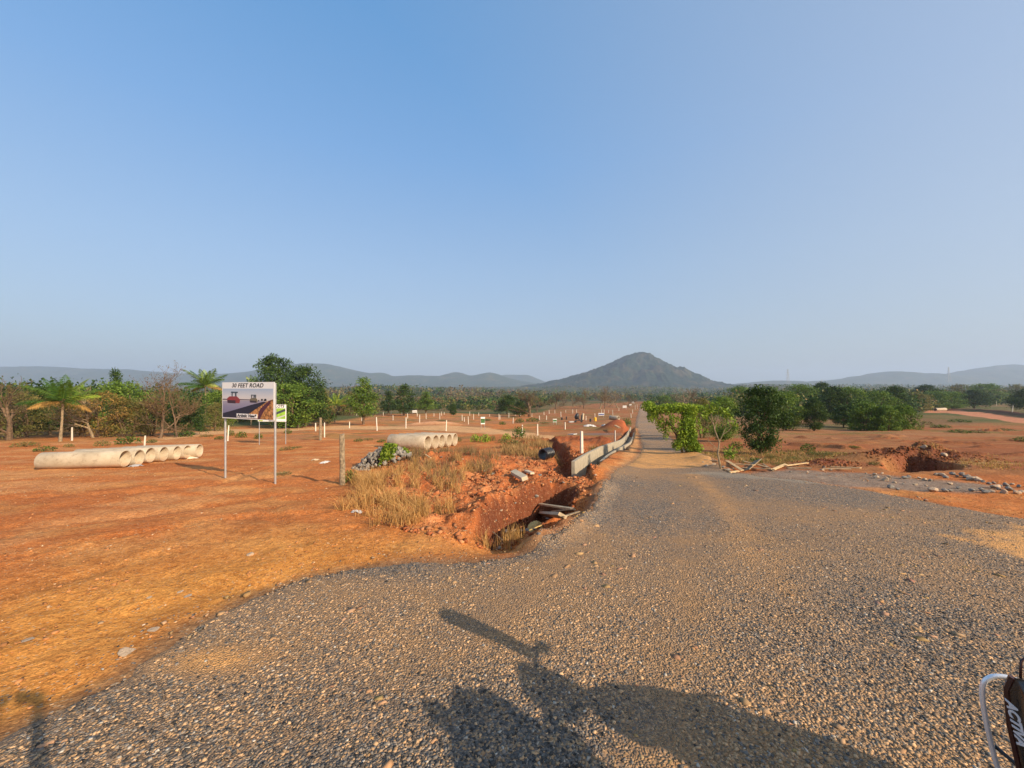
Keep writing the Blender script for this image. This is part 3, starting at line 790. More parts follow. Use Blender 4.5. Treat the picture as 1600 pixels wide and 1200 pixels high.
def crown_points(shape, h0, h1, r, nclump, per, rs, crad=.22, hollow=.5):
    """clusters of leaf positions filling an uneven crown between heights h0 and h1"""
    cs = []
    H_ = h1 - h0
    while len(cs) < nclump:
        t = rs.uniform(0, 1); a_ = rs.uniform(0, 6.283)
        if shape == 'round': R = math.sqrt(max(0, 1 - (2 * t - 1) ** 2)) ** .8
        elif shape == 'cone': R = (1 - t) ** .75 * min(1, t * 5 + .35)
        elif shape == 'dome': R = math.sqrt(max(0, 1 - t ** 2.2))
        elif shape == 'vase': R = (.35 + .75 * t) if t < .75 else (1 - t) * 3.4 + .1
        else: R = 1
        R *= .72 + .42 * math.sin(a_ * 2 + t * 7 + nclump) * .5 + .25 * rs.uniform()
        rad = (1 - hollow * rs.uniform() ** 1.6) * R * r * .86
        cs.append((rad * math.cos(a_), rad * math.sin(a_), h0 + t * H_))
    cs = np.array(cs)
    cr = crad * r * rs.uniform(.6, 1.35, nclump)
    k = np.repeat(np.arange(nclump), per)
    d = rs.normal(0, 1, (len(k), 3)); d /= np.linalg.norm(d, axis=1, keepdims=True)
    rad = rs.uniform(0, 1, (len(k), 1)) ** .5
    p = cs[k] + d * rad * cr[k][:, None] * np.array([1.1, 1.1, .8])
    p[:, 2] = np.maximum(p[:, 2], h0 * .4 + .02)
    return cs, p, d, rs.uniform(0, 1, nclump)[k]

def tree_mesh_objs(shape, height, r, pal, seed, h0=.25, nclump=60, per=60, leaf=.16, trunk_r=.06, bark=None, crad=.24, limbs=10, stems=1, hollow=.55, trunk=True, droop=0):
    rs = np.random.RandomState(seed); rng = random.Random(seed)
    cs, p, d, cl = crown_points(shape, height * h0, height * .96, r, nclump, per, rs, crad, hollow)
    if droop: p[:, 2] -= droop * (np.hypot(p[:, 0], p[:, 1]) / r) ** 2
    V, F, c = leaf_quads(p, d, leaf, pal, rs, clump=cl)
    crown = quads_mesh("crown", V, F, M_DRY if pal in ('brown', 'rust') else M_LEAF, col=c)
    tr = None
    if trunk:
        mb = MB()
        for s in range(stems):
            a0 = rng.uniform(0, 6.28); sp = 0 if stems == 1 else .12 * r + .05
            bx, by = math.cos(a0) * sp, math.sin(a0) * sp
            lean = (rng.uniform(-.1, .1) * height, rng.uniform(-.1, .1) * height)
            pts = []
            nseg = 6; top = height * (.72 if shape != 'cone' else .9)
            for i in range(nseg + 1):
                t = i / nseg
                pts.append((bx * (1 + t * 2) + lean[0] * t + rng.uniform(-.03, .03) * height * t, by * (1 + t * 2) + lean[1] * t + rng.uniform(-.03, .03) * height * t, t * top - .12 * (i == 0)))
            mb.tube(pts, [trunk_r * height * .35 * (1.15 - .85 * i / nseg) for i in range(nseg + 1)], 7)
            for _ in range(limbs):
                q = cs[rng.randrange(len(cs))]
                i = max(1, min(nseg - 1, int(nseg * (q[2] / height * .75))))
                a_ = Vector(pts[i]); b_ = Vector(q); m_ = a_.lerp(b_, .5) + Vector((0, 0, -.04 * height)) + Vector((rng.uniform(-.05, .05), rng.uniform(-.05, .05), 0)) * height
                mb.tube([a_, m_, b_], [trunk_r * height * .14, trunk_r * height * .09, trunk_r * height * .03], 5, cap=False)
        tr = mb.build("trunk", bark or M_BARK)
    return crown, tr

def bare_mesh_objs(height, seed, spread=.5, leafn=500, pal='brown', depth=5, trunk_r=.03, leaf=.09, stems=1, mat=None, first=.3):
    rng = random.Random(seed); rs = np.random.RandomState(seed)
    tb, tw = MB(), MB(); tips = []
    def grow(p, d, L, r, k):
        n = 3; pts = [p]; q = p.copy(); dd = d.copy()
        for i in range(n):
            dd = (dd + Vector((rng.gauss(0, .16), rng.gauss(0, .16), rng.gauss(0, .08) + .04))).normalized()
            q = q + dd * L / n; pts.append(q.copy())
        (tb if k < 2 else tw).tube(pts, [r * (1 - .35 * i / n) for i in range(n + 1)], 6 if k < 2 else 3, cap=False)
        if k >= 2: tips.extend(pts[1:])
        if k >= depth: return
        for _ in range(3 if k < 3 else 2):
            a_ = pts[rng.choice((1, 2, 3))]
            nd = (dd + Vector((rng.gauss(0, 1), rng.gauss(0, 1), rng.gauss(0, .45))) * spread * 1.2).normalized()
            grow(a_, nd, L * rng.uniform(.6, .85), r * .5, k + 1)
        grow(pts[-1], (dd + Vector((rng.gauss(0, .2), rng.gauss(0, .2), .1))).normalized(), L * .78, r * .62, k + 1)
    for s in range(stems):
        grow(Vector((rng.uniform(-.05, .05) * height * (stems > 1), rng.uniform(-.05, .05) * height * (stems > 1), -.1)), Vector((rng.uniform(-.2, .2), rng.uniform(-.2, .2), 1)).normalized(), height * first, trunk_r * height, 0)
    zmax = max(t.z for t in tips); f = height / zmax
    for mb in (tb, tw): mb.v = [(x * f, y * f, z * f) for x, y, z in mb.v]
    tr = tb.build("trunk", mat or M_BARK); br = tw.build("branches", mat or M_TWIG)
    cr = None
    if leafn:
        T = np.array([tuple(t) for t in tips]) * f
        C = T[rs.randint(0, len(T), leafn)] + rs.normal(0, .05 * height / 4, (leafn, 3))
        V, F, c = leaf_quads(C, rs.normal(0, 1, (leafn, 3)), leaf, pal, rs)
        cr = quads_mesh("leaves", V, F, M_DRY, col=c)
    return tr, br, cr

def palm_objs(height, seed, nfr=15, flen=1.9, pals=('green', 'bright'), trunk_r=.09, lean=.1, yellow=0.2):
    rng = random.Random(seed); rs = np.random.RandomState(seed)
    out = []
    mb = MB(); pts = []; rr = []
    for i in range(13):
        t = i / 12
        pts.append((lean * height * t * t, .04 * height * math.sin(t * 2), t * height - .1 * (i == 0)))
        rr.append(trunk_r * (1.35 - .5 * min(1, t * 2.2)) * (1 + .12 * (i % 2)))
    mb.tube(pts, [q * .72 for q in rr], 8)
    top = Vector(pts[-1])
    out.append(mb.build("trunk", M_PALEBARK))
    hb = MB()                                  # brown sheaths at the base of the fronds
    for k in range(10):
        a_ = k * 2.4; d_ = Vector((math.cos(a_), math.sin(a_), .9))
        hb.tube([top + Vector((0, 0, -.15)), top + d_ * .14, top + d_ * .30], [.07, .05, .02], 5, cap=False)
    out.append(hb.build("sheath", M_TWIG))
    for k in range(nfr):
        a_ = k * 2.399 + rng.uniform(-.2, .2); age = k / nfr
        el = math.radians(86 - 88 * age + rng.uniform(-8, 8)); L = flen * rng.uniform(.85, 1.1) * (.75 + .25 * math.sin(age * 3.1))
        V = []; F = []; p = top.copy(); hd = Vector((math.cos(a_), math.sin(a_), 0))
        n = 16; path = []; ang = el
        for i in range(n + 1):
            path.append(p.copy()); dirv = hd * math.cos(ang) + Vector((0, 0, math.sin(ang)))
            p = p + dirv * (L / n); ang -= (.034 + .045 * age) * (.5 + i / n)
        mbf = MB(); mbf.tube(path, [.022 * (1 - .8 * i / n) * flen / 1.9 for i in range(n + 1)], 4, cap=False)
        base_n = len(mbf.v)
        dry = age > .84
        cc = np.array(PAL['rust'][2] if dry else PAL['bright' if rng.random() < yellow else 'green'][rng.choice((1, 2, 3))])
        cols = [cc * 1.2] * base_n
        for i in range(2, n + 1):
            for u in (0, .33, .66):
                q = path[i - 1].lerp(path[i], u); dirv = (path[i] - path[i - 1]).normalized()
                side = dirv.cross(Vector((0, 0, 1))); side = side.normalized() if side.length > .1 else Vector((-hd.y, hd.x, 0))
                ll = L * .30 * math.sin(math.pi * min(1, (i + u) / n * .86 + .12)) ** .7 * rng.uniform(.85, 1.1)
                for sg in (-1, 1):
                    dn = rng.uniform(.4, .9) + age * .4
                    tip = q + (side * sg * .82 + dirv * .55).normalized() * ll * .92 + Vector((0, 0, -dn * ll * .6))
                    mid_ = q.lerp(tip, .5) + Vector((0, 0, .07 * ll))
                    wv = dirv * .020 * flen / 1.9 * .9
                    n0 = len(mbf.v)
                    mbf.v += [tuple(q - wv * .4), tuple(mid_ - wv), tuple(tip), tuple(mid_ + wv)]
                    mbf.f.append((n0, n0 + 1, n0 + 2, n0 + 3))
                    cols += [cc * rng.uniform(.75, 1.3)] * 4
        fo = mbf.build("frond", M_DRY if dry else M_LEAF)
        ca = fo.data.color_attributes.new("col", 'FLOAT_COLOR', 'POINT')
        arr = np.ones((len(mbf.v), 4), np.float32); arr[:, :3] = np.array(cols)
        ca.data.foreach_set("color", arr.ravel())
        out.append(fo)
    return out

def plant_root(name, parts, label, cat, group=None, loc=(0, 0, 0), rz=0, scale=1):
    r = empty(name, loc, rz, scale)
    for p in parts:
        if p: p.parent = r
    tag(r, label, cat, group)
    return r

# prototype crowns, each copied to several places
PROTO = {}
def proto(key):
    if key in PROTO: return PROTO[key]
    if key == 'broad1': o = tree_mesh_objs('round', 4, 1.75, 'dark', 11, .08, 130, 80, .14, .07)
    elif key == 'broad2': o = tree_mesh_objs('dome', 4, 2.0, 'dark', 12, .12, 120, 75, .15, .07)
    elif key == 'broad3': o = tree_mesh_objs('round', 4, 1.9, 'mid', 13, .10, 90, 85, .15, .06, crad=.3)
    elif key == 'cone1': o = tree_mesh_objs('cone', 4, 1.45, 'mid', 14, .20, 80, 60, .14, .06)
    elif key == 'cone2': o = tree_mesh_objs('cone', 4, 1.5, 'dark', 15, .14, 80, 55, .14, .06)
    elif key == 'olive1': o = tree_mesh_objs('dome', 4, 2.1, 'olive', 16, .06, 100, 50, .14, .05, stems=3)
    elif key == 'olive2': o = tree_mesh_objs('round', 4, 1.9, 'rust', 17, .08, 80, 45, .13, .05, stems=3)
    elif key == 'bush1': o = tree_mesh_objs('dome', 2, 1.4, 'mid', 18, .02, 90, 75, .12, .05, stems=4, limbs=6)
    elif key == 'bush2': o = tree_mesh_objs('dome', 2, 1.3, 'grey', 19, .05, 60, 50, .11, .05, stems=4, limbs=6)
    elif key == 'bare1': o = bare_mesh_objs(4, 21, .6, 1500, 'brown', 5, .022, leaf=.08)
    elif key == 'bare2': o = bare_mesh_objs(4, 22, .7, 600, 'brown', 5, .028, mat=M_PALEBARK)
    elif key == 'bare3': o = bare_mesh_objs(4, 23, .6, 1100, 'olive', 5, .04)
    PROTO[key] = o
    for x in o:
        if x: x['_p'] = 1
    return o
BASEH = {'bush1': 2, 'bush2': 2}
USED = set()
def stand(key, px, base, top, width, label, cat='tree', group=None, name=None, natw=None, rz=0, dz=0):
    """a plant whose foot stands where the photograph shows it, at real size"""
    o = proto(key); g = G(px, base)
    hgt = (base - top) / 600 * g.y
    natw = natw or {'broad1': 3.7, 'broad2': 4.2, 'broad3': 4.0, 'cone1': 2.9, 'cone2': 3.0, 'olive1': 4.4, 'olive2': 4.0, 'bush1': 3.0, 'bush2': 2.8, 'bare1': 3.6, 'bare2': 3.8, 'bare3': 3.6}[key]
    sw = width / 600 * g.y / natw; sz = hgt / BASEH.get(key, 4)
    parts = [x if key not in USED else x.copy() for x in o if x]
    if key in USED:
        for x in parts: COL.objects.link(x)
    USED.add(key)
    for x in parts:
        if '_p' in x: del x['_p']
    name = name or {'bush1': 'bush', 'bush2': 'bush', 'bare1': 'bare_tree', 'bare2': 'bare_tree', 'bare3': 'bare_tree'}.get(key, 'tree')
    g.z += dz
    return plant_root(name, parts, label, cat, group, g, rz, (sw, sw, sz))

# ---- palms
def palm(px, base, crown_y, flen_px, label, seed, name='palm_tree', **kw):
    g = G(px, base); s = g.y / 600
    return plant_root(name, palm_objs((base - crown_y) * s, seed, flen=flen_px * s, **kw), label, 'palm tree', 'coconut palms', g)
palm(94, 690, 628, 55, "short coconut palm with drooping yellow fronds, left of the pipes", 31, nfr=17, yellow=.08, lean=.02, trunk_r=.11)
palm(320, 668, 604, 40, "taller coconut palm behind and left of the big road sign", 32, nfr=18, yellow=.1, lean=-.02, trunk_r=.13)
palm(523, 661, 634, 26, "small coconut palm right of the big dark tree behind the sign", 33, nfr=13, yellow=.4, trunk_r=.12)
palm(392, 664, 606, 26, "yellowing palm half hidden above the top edge of the big sign", 34, nfr=13, yellow=.9, trunk_r=.12)
# ---- left side
stand('bare1', 250, 684, 561, 88, "tall reddish brown leafless tree left of the second palm", group=None)
stand('bare1', 277, 683, 577, 60, "thinner brown leafless tree next to the tall bare one by the palm", rz=2)
stand('bare3', 14, 688, 586, 90, "brown twiggy tree at the far left edge of the view", rz=1)
stand('bare2', 146, 684, 600, 60, "pale bare tree tangled in scrub right of the short palm", rz=1.3)
L_OL = "olive and rust coloured scrub tree in the thicket on the left"
for k, (px, b, t, w, key, lab) in enumerate((
    (-40, 686, 606, 100, 'olive1', "olive scrub tree cut off by the left edge of the view"),
    (38, 684, 612, 84, 'olive1', "olive scrub tree behind the left side of the short palm"),
    (78, 680, 604, 80, 'broad2', "dark tree straight behind the short palm"),
    (122, 683, 620, 70, 'olive2', "rust tinted scrub tree just right of the short palm"),
    (165, 683, 612, 84, 'olive2', "orange leaved scrub tree behind the small white post"),
    (200, 682, 622, 84, 'olive1', "olive scrub tree in front of the tall bare tree"),
    (232, 681, 628, 74, 'olive2', "rusty low scrub tree under the tall bare tree"),
    (180, 672, 577, 46, 'cone2', "dark green tree whose top pokes above the left thicket"),
    (190, 676, 598, 90, 'broad3', "green tree rising behind the orange scrub on the left"),
    (292, 680, 622, 70, 'broad2', "dark green tree between the bare trees and second palm"),
    (338, 674, 630, 60, 'olive1', "olive scrub just right of the second palm"),
    (345, 668, 612, 66, 'broad3', "green tree partly hidden by the left edge of the sign"),
    (430, 664, 556, 80, 'broad1', "tall airy tree standing directly behind the big sign"),
    (478, 666, 571, 92, 'broad2', "biggest dark leafy tree right of the big sign"),
    (455, 668, 600, 100, 'broad3', "dense green tree low in front of the biggest dark tree"),
    (502, 664, 606, 50, 'olive1', "olive edged tree at the right flank of the biggest dark tree"),
    (548, 650, 612, 40, 'olive1', "faded olive tree left of the bright conical tree"),
    (568, 664, 590, 66, 'cone1', "bright green conical tree alone in the post field"),
    (607, 647, 612, 44, 'cone2', "dark conical tree between two green conical trees"),
    (632, 650, 601, 54, 'cone2', "dark green conical tree in the middle of the post field"),
    (666, 647, 612, 42, 'cone1', "small green conical tree right of the dark conical pair"),
    (708, 650, 632, 18, 'broad1', "tiny round green tree among the brown scrub"),
    (792, 648, 618, 44, 'broad2', "dark green round tree left of the wide bare tree"),
    (812, 652, 628, 34, 'broad2', "small dark tree at the foot of the wide bare tree"))):
    stand(key, px, b, t, w, lab, rz=k * 1.7, cat='tree')
# ---- middle: leafless trees
for k, (px, b, t, w, lab) in enumerate(((827, 652, 607, 62, "wide bare tree with a dark trunk left of the red plots"), (840, 644, 612, 40, "greyish bare tree behind the wide bare tree"),
    (896, 637, 612, 32, "leftmost pale bare tree in the row behind the red plots"), (912, 640, 606, 34, "pale forked bare tree second in the row behind the plots"), (937, 640, 603, 38, "tall pale bare tree third in the row behind the plots"),
    (944, 640, 604, 28, "slender bare tree leaning beside the tall pale one"), (965, 638, 608, 32, "pale bare tree nearest the drain end of the row"), (984, 637, 611, 30, "rightmost bare tree of the row, next to the road"),
    (868, 640, 612, 34, "brown twiggy tree behind the black machine"), (880, 634, 608, 26, "small brown tree far behind the row of bare trees"), (1068, 640, 604, 46, "brown leafless tree behind the vine covered bush"), (1085, 641, 603, 40, "second brown leafless tree behind the vine covered bush"))):
    stand(('bare3', 'bare2', 'bare1')[0 if k in (0, 8) else 1 + k % 2], px, b, t, w, lab, rz=k * 1.1)
# ---- right side trees
for k, (px, b, t, w, key, lab) in enumerate((
    (1188, 710, 604, 84, 'broad1', "large dark round tree right of the thin pale trunk"),
    (1130, 690, 622, 60, 'broad3', "green tree behind the thin pale trunk"),
    (1098, 684, 622, 56, 'olive1', "olive tree showing between the vine bush and the dark tree"),
    (1228, 672, 614, 66, 'broad3', "mid green tree just right of the large dark tree"),
    (1272, 673, 622, 44, 'broad1', "small upright green tree standing in shade on red ground"),
    (1300, 655, 604, 62, 'broad2', "dark tree behind the small upright green tree"),
    (1326, 655, 606, 66, 'broad3', "broad green tree left of centre in the right hand wood"),
    (1345, 668, 626, 64, 'broad2', "dark rounded tree behind the bright green bushes"),
    (1395, 650, 604, 60, 'broad1', "dark topped tree rising over the bright green bushes"),
    (1375, 655, 612, 50, 'broad3', "pale green tree directly behind the bright bushes"),
    (1430, 644, 614, 54, 'olive1', "olive tree right of the bright bushes"),
    (1462, 641, 611, 50, 'broad3', "green tree beside the pale pipe at the far earth road"),
    (1487, 640, 612, 44, 'broad3', "green tree above the far pale pipe"),
    (1522, 638, 608, 52, 'broad2', "dark rounded tree over the bend of the far earth road"),
    (1575, 631, 617, 34, 'bush1', "small green tree at the right edge above the far road"),
    (1555, 630, 606, 40, 'olive1', "olive tree right of the dark rounded one"),
    (1250, 650, 602, 70, 'broad3', "green tree far behind the large dark tree"),
    (1205, 645, 604, 60, 'broad2', "dark green tree peeping over the large dark tree"),
    (1040, 640, 618, 30, 'broad3', "green tree behind the top of the vine covered bush"),
    (1155, 645, 604, 50, 'broad3', "leafy tree between the thin trunk and the large dark tree"),
    (1610, 645, 606, 60, 'broad2', "dark tree cut off by the right edge of the view"),
    (1448, 636, 600, 50, 'broad1', "mid green tree behind the olive tree right of the bushes"),
    (1540, 633, 601, 56, 'broad3', "broad green tree behind the dark rounded tree on the right"),
    (1500, 632, 600, 52, 'olive1', "olive crowned tree behind the far pale pipe"),
    (1590, 630, 600, 54, 'olive1', "olive crowned tree high at the right edge"),
    (1318, 668, 634, 40, 'broad2', "small dark tree left of the bright green bushes"),
    (1285, 644, 597, 44, 'broad1', "tall green tree right of the left pylon, above the wood"))):
    stand(key, px, b, t, w, lab, rz=k * 1.3)
for k, (px, b, t, w, lab) in enumerate(((1352, 672, 628, 62, "left one of the three bright green bushes in the right plot"), (1384, 673, 634, 58, "middle one of the three bright green bushes in the right plot"), (1412, 672, 634, 54, "right one of the three bright green bushes in the right plot"))):
    stand('bush1', px, b, t, w, lab, 'bush', 'bright green bushes in the right plot', rz=k * 2)

# ---- vine-hung shrub beside the road
def vine_bush():
    rs = np.random.RandomState(77)
    g = G(1072, 708); s = g.y / 600
    r = empty("vine_bush", g)
    pts = []
    def cloud(n, c, rad):
        d = rs.normal(0, 1, (n, 3)); d /= np.linalg.norm(d, axis=1, keepdims=True)
        return np.array(c) + d * rs.uniform(0, 1, (n, 1)) ** .5 * np.array(rad)
    for (x, z, rx, rz_, n, dy) in ((-52, 72, 12, 9, 260, 12), (-40, 66, 16, 8, 330, 9), (-25, 68, 18, 9, 480, 6), (-8, 70, 18, 9, 520, 3), (6, 66, 14, 12, 480, 1), (-46, 56, 9, 12, 200, 9), (-36, 46, 7, 16, 160, 6), (-28, 34, 4, 16, 110, 5),
                               (3, 48, 12, 18, 620, 0), (6, 28, 11, 18, 620, 0), (8, 12, 14, 12, 480, 0), (-6, 26, 7, 22, 420, 1), (16, 8, 9, 8, 200, -1), (-14, 12, 7, 9, 180, 1), (20, 70, 12, 7, 200, 3), (34, 68, 10, 8, 160, 4)):
        pts.append(cloud(int(n * 2.4), (x * s, dy * s * 2, z * s), (rx * s, 13 * s, rz_ * s)))
    # hanging strands
    for _ in range(70):
        x = rs.uniform(-30, 18); z0 = rs.uniform(40, 68); L = rs.uniform(15, 45); y = rs.uniform(-14, 10)
        if x < -12: L *= .4
        t = np.linspace(0, 1, 26)
        pts.append(np.stack([(x + t * rs.uniform(-3, 6)) * s, np.full(26, y * s), np.maximum(.05, (z0 - t * L) * s)], -1) + rs.normal(0, .025, (26, 3)))
    C = np.concatenate(pts)
    cl = fbm(C[:, 0] * 3 + 9, C[:, 2] * 3 + C[:, 1] * 2, 5, 2) * 1.6 - .3
    V, F, c = leaf_quads(C, rs.normal(0, 1, C.shape) * .5 + np.array([0, 0, -.6]), .08, 'bright', rs, .6, clump=np.clip(cl, 0, 1))
    quads_mesh("foliage", V, F, M_LEAF, r, col=c)
    mb = MB()
    for a_, b_, c_, d_ in (((2, 0, -4), (-4, 2, 20), (-18, 6, 40), (-40, 14, 64)), ((6, 0, -4), (6, 0, 30), (2, 2, 50), (0, 3, 68)), ((9, -1, -4), (11, 0, 25), (14, 0, 45), (22, 3, 68)), ((-3, 2, -4), (-14, 6, 30), (-24, 8, 44), (-46, 16, 58))):
        mb.tube([Vector(q) * s for q in (a_, b_, c_, d_)], [.05, .04, .03, .015], 6)
    mb.build("trunk", M_BARK, r)
    tag(r, "bright yellow green vine covered bush drooping beside the road", "bush")
vine_bush()
# sprig of the same green on the road's edge further off
stand('bush1', 1018, 652, 626, 22, "small bright bush left of the vine covered bush, at the road edge", 'bush')

# ---- the thin pale leaning trunk
def pale_sapling():
    g = G(1126, 734); s = g.y / 600
    r = empty("sapling", g)
    mb = MB(); mb.tube([Vector(q) * s for q in ((2, 0, -8), (-2, 0, 12), (-4, 1, 24), (-1, 2, 42), (-8, 3, 62), (-13, 4, 88), (-18, 4, 108))], [.036, .032, .028, .024, .018, .011, .006], 8)
    for q in (((-1, 2, 42), (10, 3, 66), (13, 2, 86)), ((-8, 3, 62), (-2, 5, 82), (2, 5, 98)), ((-3, 1, 30), (-18, 1, 44), (-24, 0, 62)), ((-10, 3, 70), (-18, 3, 84), (-26, 2, 92)), ((4, 2, 54), (12, 0, 60), (22, -2, 74))):
        mb.tube([Vector(p) * s for p in q], [.013, .009, .004], 5)
    mb.build("trunk", M_PALEBARK, r)
    rs = np.random.RandomState(4); C = []
    for (x, y, z, rad, n) in ((-14, 4, 96, 10, 90), (2, 5, 92, 9, 80), (13, 2, 84, 8, 60), (20, -2, 72, 6, 30), (-24, 1, 84, 8, 50), (16, 0, 26, 9, 90), (-24, 0, 60, 5, 16)):
        C.append(np.array([x, y, z]) * s + rs.normal(0, .5, (n, 3)) * rad * s)
    C = np.concatenate(C)
    V, F, c = leaf_quads(C, rs.normal(0, 1, C.shape), .12, 'bright', rs, .45)
    quads_mesh("leaves", V, F, M_LEAF, r, col=c * .75)
    tag(r, "thin pale leaning trunk with sparse leaves by the timber debris", "tree")
pale_sapling()

# ---- low weeds and saplings
def weed_proto(seed, pal, h, r, n, leaf, name='leaves'):
    rs = np.random.RandomState(seed); C = []
    a_ = rs.uniform(0, 6.28, n); rad = r * rs.uniform(0, 1, n) ** .6; z = h * rs.uniform(.05, 1, n) * (1 - .5 * (rad / r) ** 2)
    C = np.stack([np.cos(a_) * rad, np.sin(a_) * rad, z], -1)
    V, F, c = leaf_quads(C, np.stack([np.cos(a_), np.sin(a_), a_ * 0 + .8], -1), leaf, pal, rs, .4)
    lf = quads_mesh("leaves", V, F, M_LEAF, col=c)
    mb = MB()
    for k in range(7):
        b_ = rs.uniform(0, 6.28); mb.tube([(0, 0, -.03), (math.cos(b_) * r * .35, math.sin(b_) * r * .35, h * .5), (math.cos(b_) * r * .7, math.sin(b_) * r * .7, h * .85)], [.008, .006, .003], 4, cap=False)
    st = mb.build("stems", M_TWIG)
    return lf, st
WP = [weed_proto(1, 'green', .5, .35, 260, .10), weed_proto(2, 'bright', .45, .3, 220, .10), weed_proto(3, 'olive', .4, .4, 260, .09)]
wused = set()
def weed(k, px, py, hpx, label, group='low green weeds on the bare ground', wide=1.0, name='weed'):
    parts = []
    for x in WP[k]:
        if k in wused: x = x.copy(); COL.objects.link(x)
        parts.append(x)
    wused.add(k)
    g = G(px, py); s = hpx / 600 * g.y / .5
    return plant_root(name, parts, label, 'weed', group, g, px * .37, (s * wide, s * wide, s))
weed(1, 743, 690, 14, "bright leafy sapling right of the short pipe row"); weed(1, 758, 691, 15, "yellow green sapling second right of the short pipe row")
weed(2, 715, 690, 9, "small olive weed at the end of the short pipe row")
weed(1, 791, 688, 13, "slim green sapling near the pale earth strip"); weed(2, 785, 692, 9, "dark little weed below the slim sapling")
weed(0, 811, 686, 22, "taller green weed in front of the pale earth strip", wide=.7); weed(2, 800, 700, 20, "dry olive bush at the head of the dug mound", wide=1.1)
weed(2, 770, 689, 12, "thin brownish sprig between the yellow saplings", wide=.5)
weed(0, 289, 682, 10, "wide low green weed left of the big sign", wide=1.8); weed(0, 360, 681, 10, "green weed behind the left leg of the big sign", wide=.8)
weed(0, 377, 684, 11, "green weed between the legs of the big sign"); weed(0, 404, 685, 9, "green weed behind the right leg of the big sign"); weed(0, 450, 678, 8, "small weed right of the green sign board")
weed(2, 450, 703, 7, "flat olive weed on bare soil right of the big sign", wide=2.2); weed(2, 465, 700, 4, "tiny flat weed beside the flat olive weed", wide=2.2); weed(2, 442, 742, 6, "flat olive weed near the right leg of the big sign", wide=2.6)
weed(0, 200, 694, 14, "green weed behind the long pipe row", wide=1.6); weed(2, 160, 697, 12, "olive weed left of the long pipe row"); weed(2, 108, 699, 8, "thin weed under the white post on the left"); weed(0, 237, 692, 6, "low weed right of the white post by the pipes", wide=1.6)
weed(0, 548, 754, 22, "leafy weed at the foot of the rough wooden post", wide=.7)
weed(0, 1150, 702, 14, "green weed under the thin pale trunk"); weed(2, 1205, 717, 10, "dark weed right of the large dark tree"); weed(0, 1262, 706, 14, "green weed on the thin grass right of the dark tree"); weed(2, 1290, 713, 10, "dark weed in front of the red heap", wide=1.7)
weed(0, 1270, 711, 6, "flat green weed in the thin grass", wide=2); weed(2, 1366, 727, 8, "yellowish weed at the lip of the right hole", wide=1.4); weed(0, 1181, 724, 10, "green weed behind the timber debris", wide=1.4)
weed(0, 812, 660, 8, "round green weed on the middle plot", wide=1.3); weed(0, 832, 659, 7, "spreading green weed right of the round one", wide=2.2); weed(0, 785, 664, 6, "small green weed in the middle plot", wide=1.4)
weed(0, 979, 665, 14, "leafy plant by the post at the far end of the drain", wide=.8)
for k, (px, py, h, wd) in enumerate(((70, 705, 9, 2), (40, 698, 10, 2), (560, 690, 5, 2), (575, 688, 5, 2), (596, 691, 5, 2), (1240, 719, 7, 2), (1500, 676, 6, 3), (1530, 676, 5, 3), (1470, 668, 6, 3), (1440, 664, 8, 2), (1500, 660, 6, 3), (1570, 672, 5, 3),
    (760, 658, 4, 3), (850, 662, 4, 3), (1600, 690, 8, 2), (322, 683, 6, 2), (342, 686, 6, 1.5), (1215, 728, 7, 1.6), (1335, 700, 4, 3), (690, 658, 4, 3))):
    where = 'left of the big sign' if px < 400 else 'left of the short pipe row' if px < 650 else 'in the post field' if px < 1000 else 'right of the timber debris' if px < 1300 else 'on the open right plot'
    weed(2 if k % 2 else 0, px, py, h, ("olive" if k % 2 else "green") + (" tiny" if h < 5 else " small" if h < 7 else " wide") + " straggly weed clump " + where, group='straggly weed clumps', wide=wd)

# ---- dry grass tufts round the dug mound (nobody could count it)
def blades(name, X, Y, hgt, seed, pal, label, lean=.35, wid=.006):
    rs = np.random.RandomState(seed); n = len(X)
    Z = ground_z(X, Y)
    a_ = rs.uniform(0, 6.28, n); L = hgt * rs.uniform(.5, 1.2, n); ln = rs.uniform(.05, lean, n) * L
    dx, dy = np.cos(a_), np.sin(a_); b_ = rs.uniform(0, 6.28, n); wx, wy = np.cos(b_) * wid, np.sin(b_) * wid
    p0 = np.stack([X, Y, Z - .01], -1)
    mid_ = p0 + np.stack([dx * ln * .35, dy * ln * .35, L * .55], -1); tip = p0 + np.stack([dx * ln * 1.3, dy * ln * 1.3, L], -1)
    W = np.stack([wx, wy, wx * 0], -1)
    V = np.stack([p0 - W, p0 + W, mid_ + W * .7, mid_ - W * .7, tip + W * .2, tip - W * .2], 1).reshape(-1, 3)
    i = np.arange(n)[:, None] * 6
    F = np.concatenate([np.hstack([i, i + 1, i + 2, i + 3]), np.hstack([i + 3, i + 2, i + 4, i + 5])])
    P_ = np.array(pal); c = P_[rs.randint(0, len(P_), n)] * rs.uniform(.75, 1.2, (n, 1))
    return tag(quads_mesh(name, V, F, M_DRY, col=np.repeat(c, 6, 0)), label, 'grass', kind='stuff')
STRAW = [(.52, .30, .10), (.58, .35, .13), (.42, .24, .09), (.33, .18, .08), (.60, .38, .16)]
rs = np.random.RandomState(44)
def tufts(poly, ntuft, per, spread):
    q = np.array(PP(poly)); lo, hi = q.min(0), q.max(0); c = []
    while len(c) < ntuft:
        p = rs.uniform(lo, hi)
        if sdf(np.array([p[0]]), np.array([p[1]]), PP(poly))[0] > 0: c.append(p)
    c = np.repeat(np.array(c), per, 0) + rs.normal(0, spread, (ntuft * per, 2))
    return c[:, 0], c[:, 1]
x1, y1 = tufts([(522, 775), (545, 748), (600, 752), (645, 735), (680, 735), (760, 730), (765, 755), (720, 780), (705, 820), (640, 828), (600, 800), (560, 795)], 58, 55, .045)
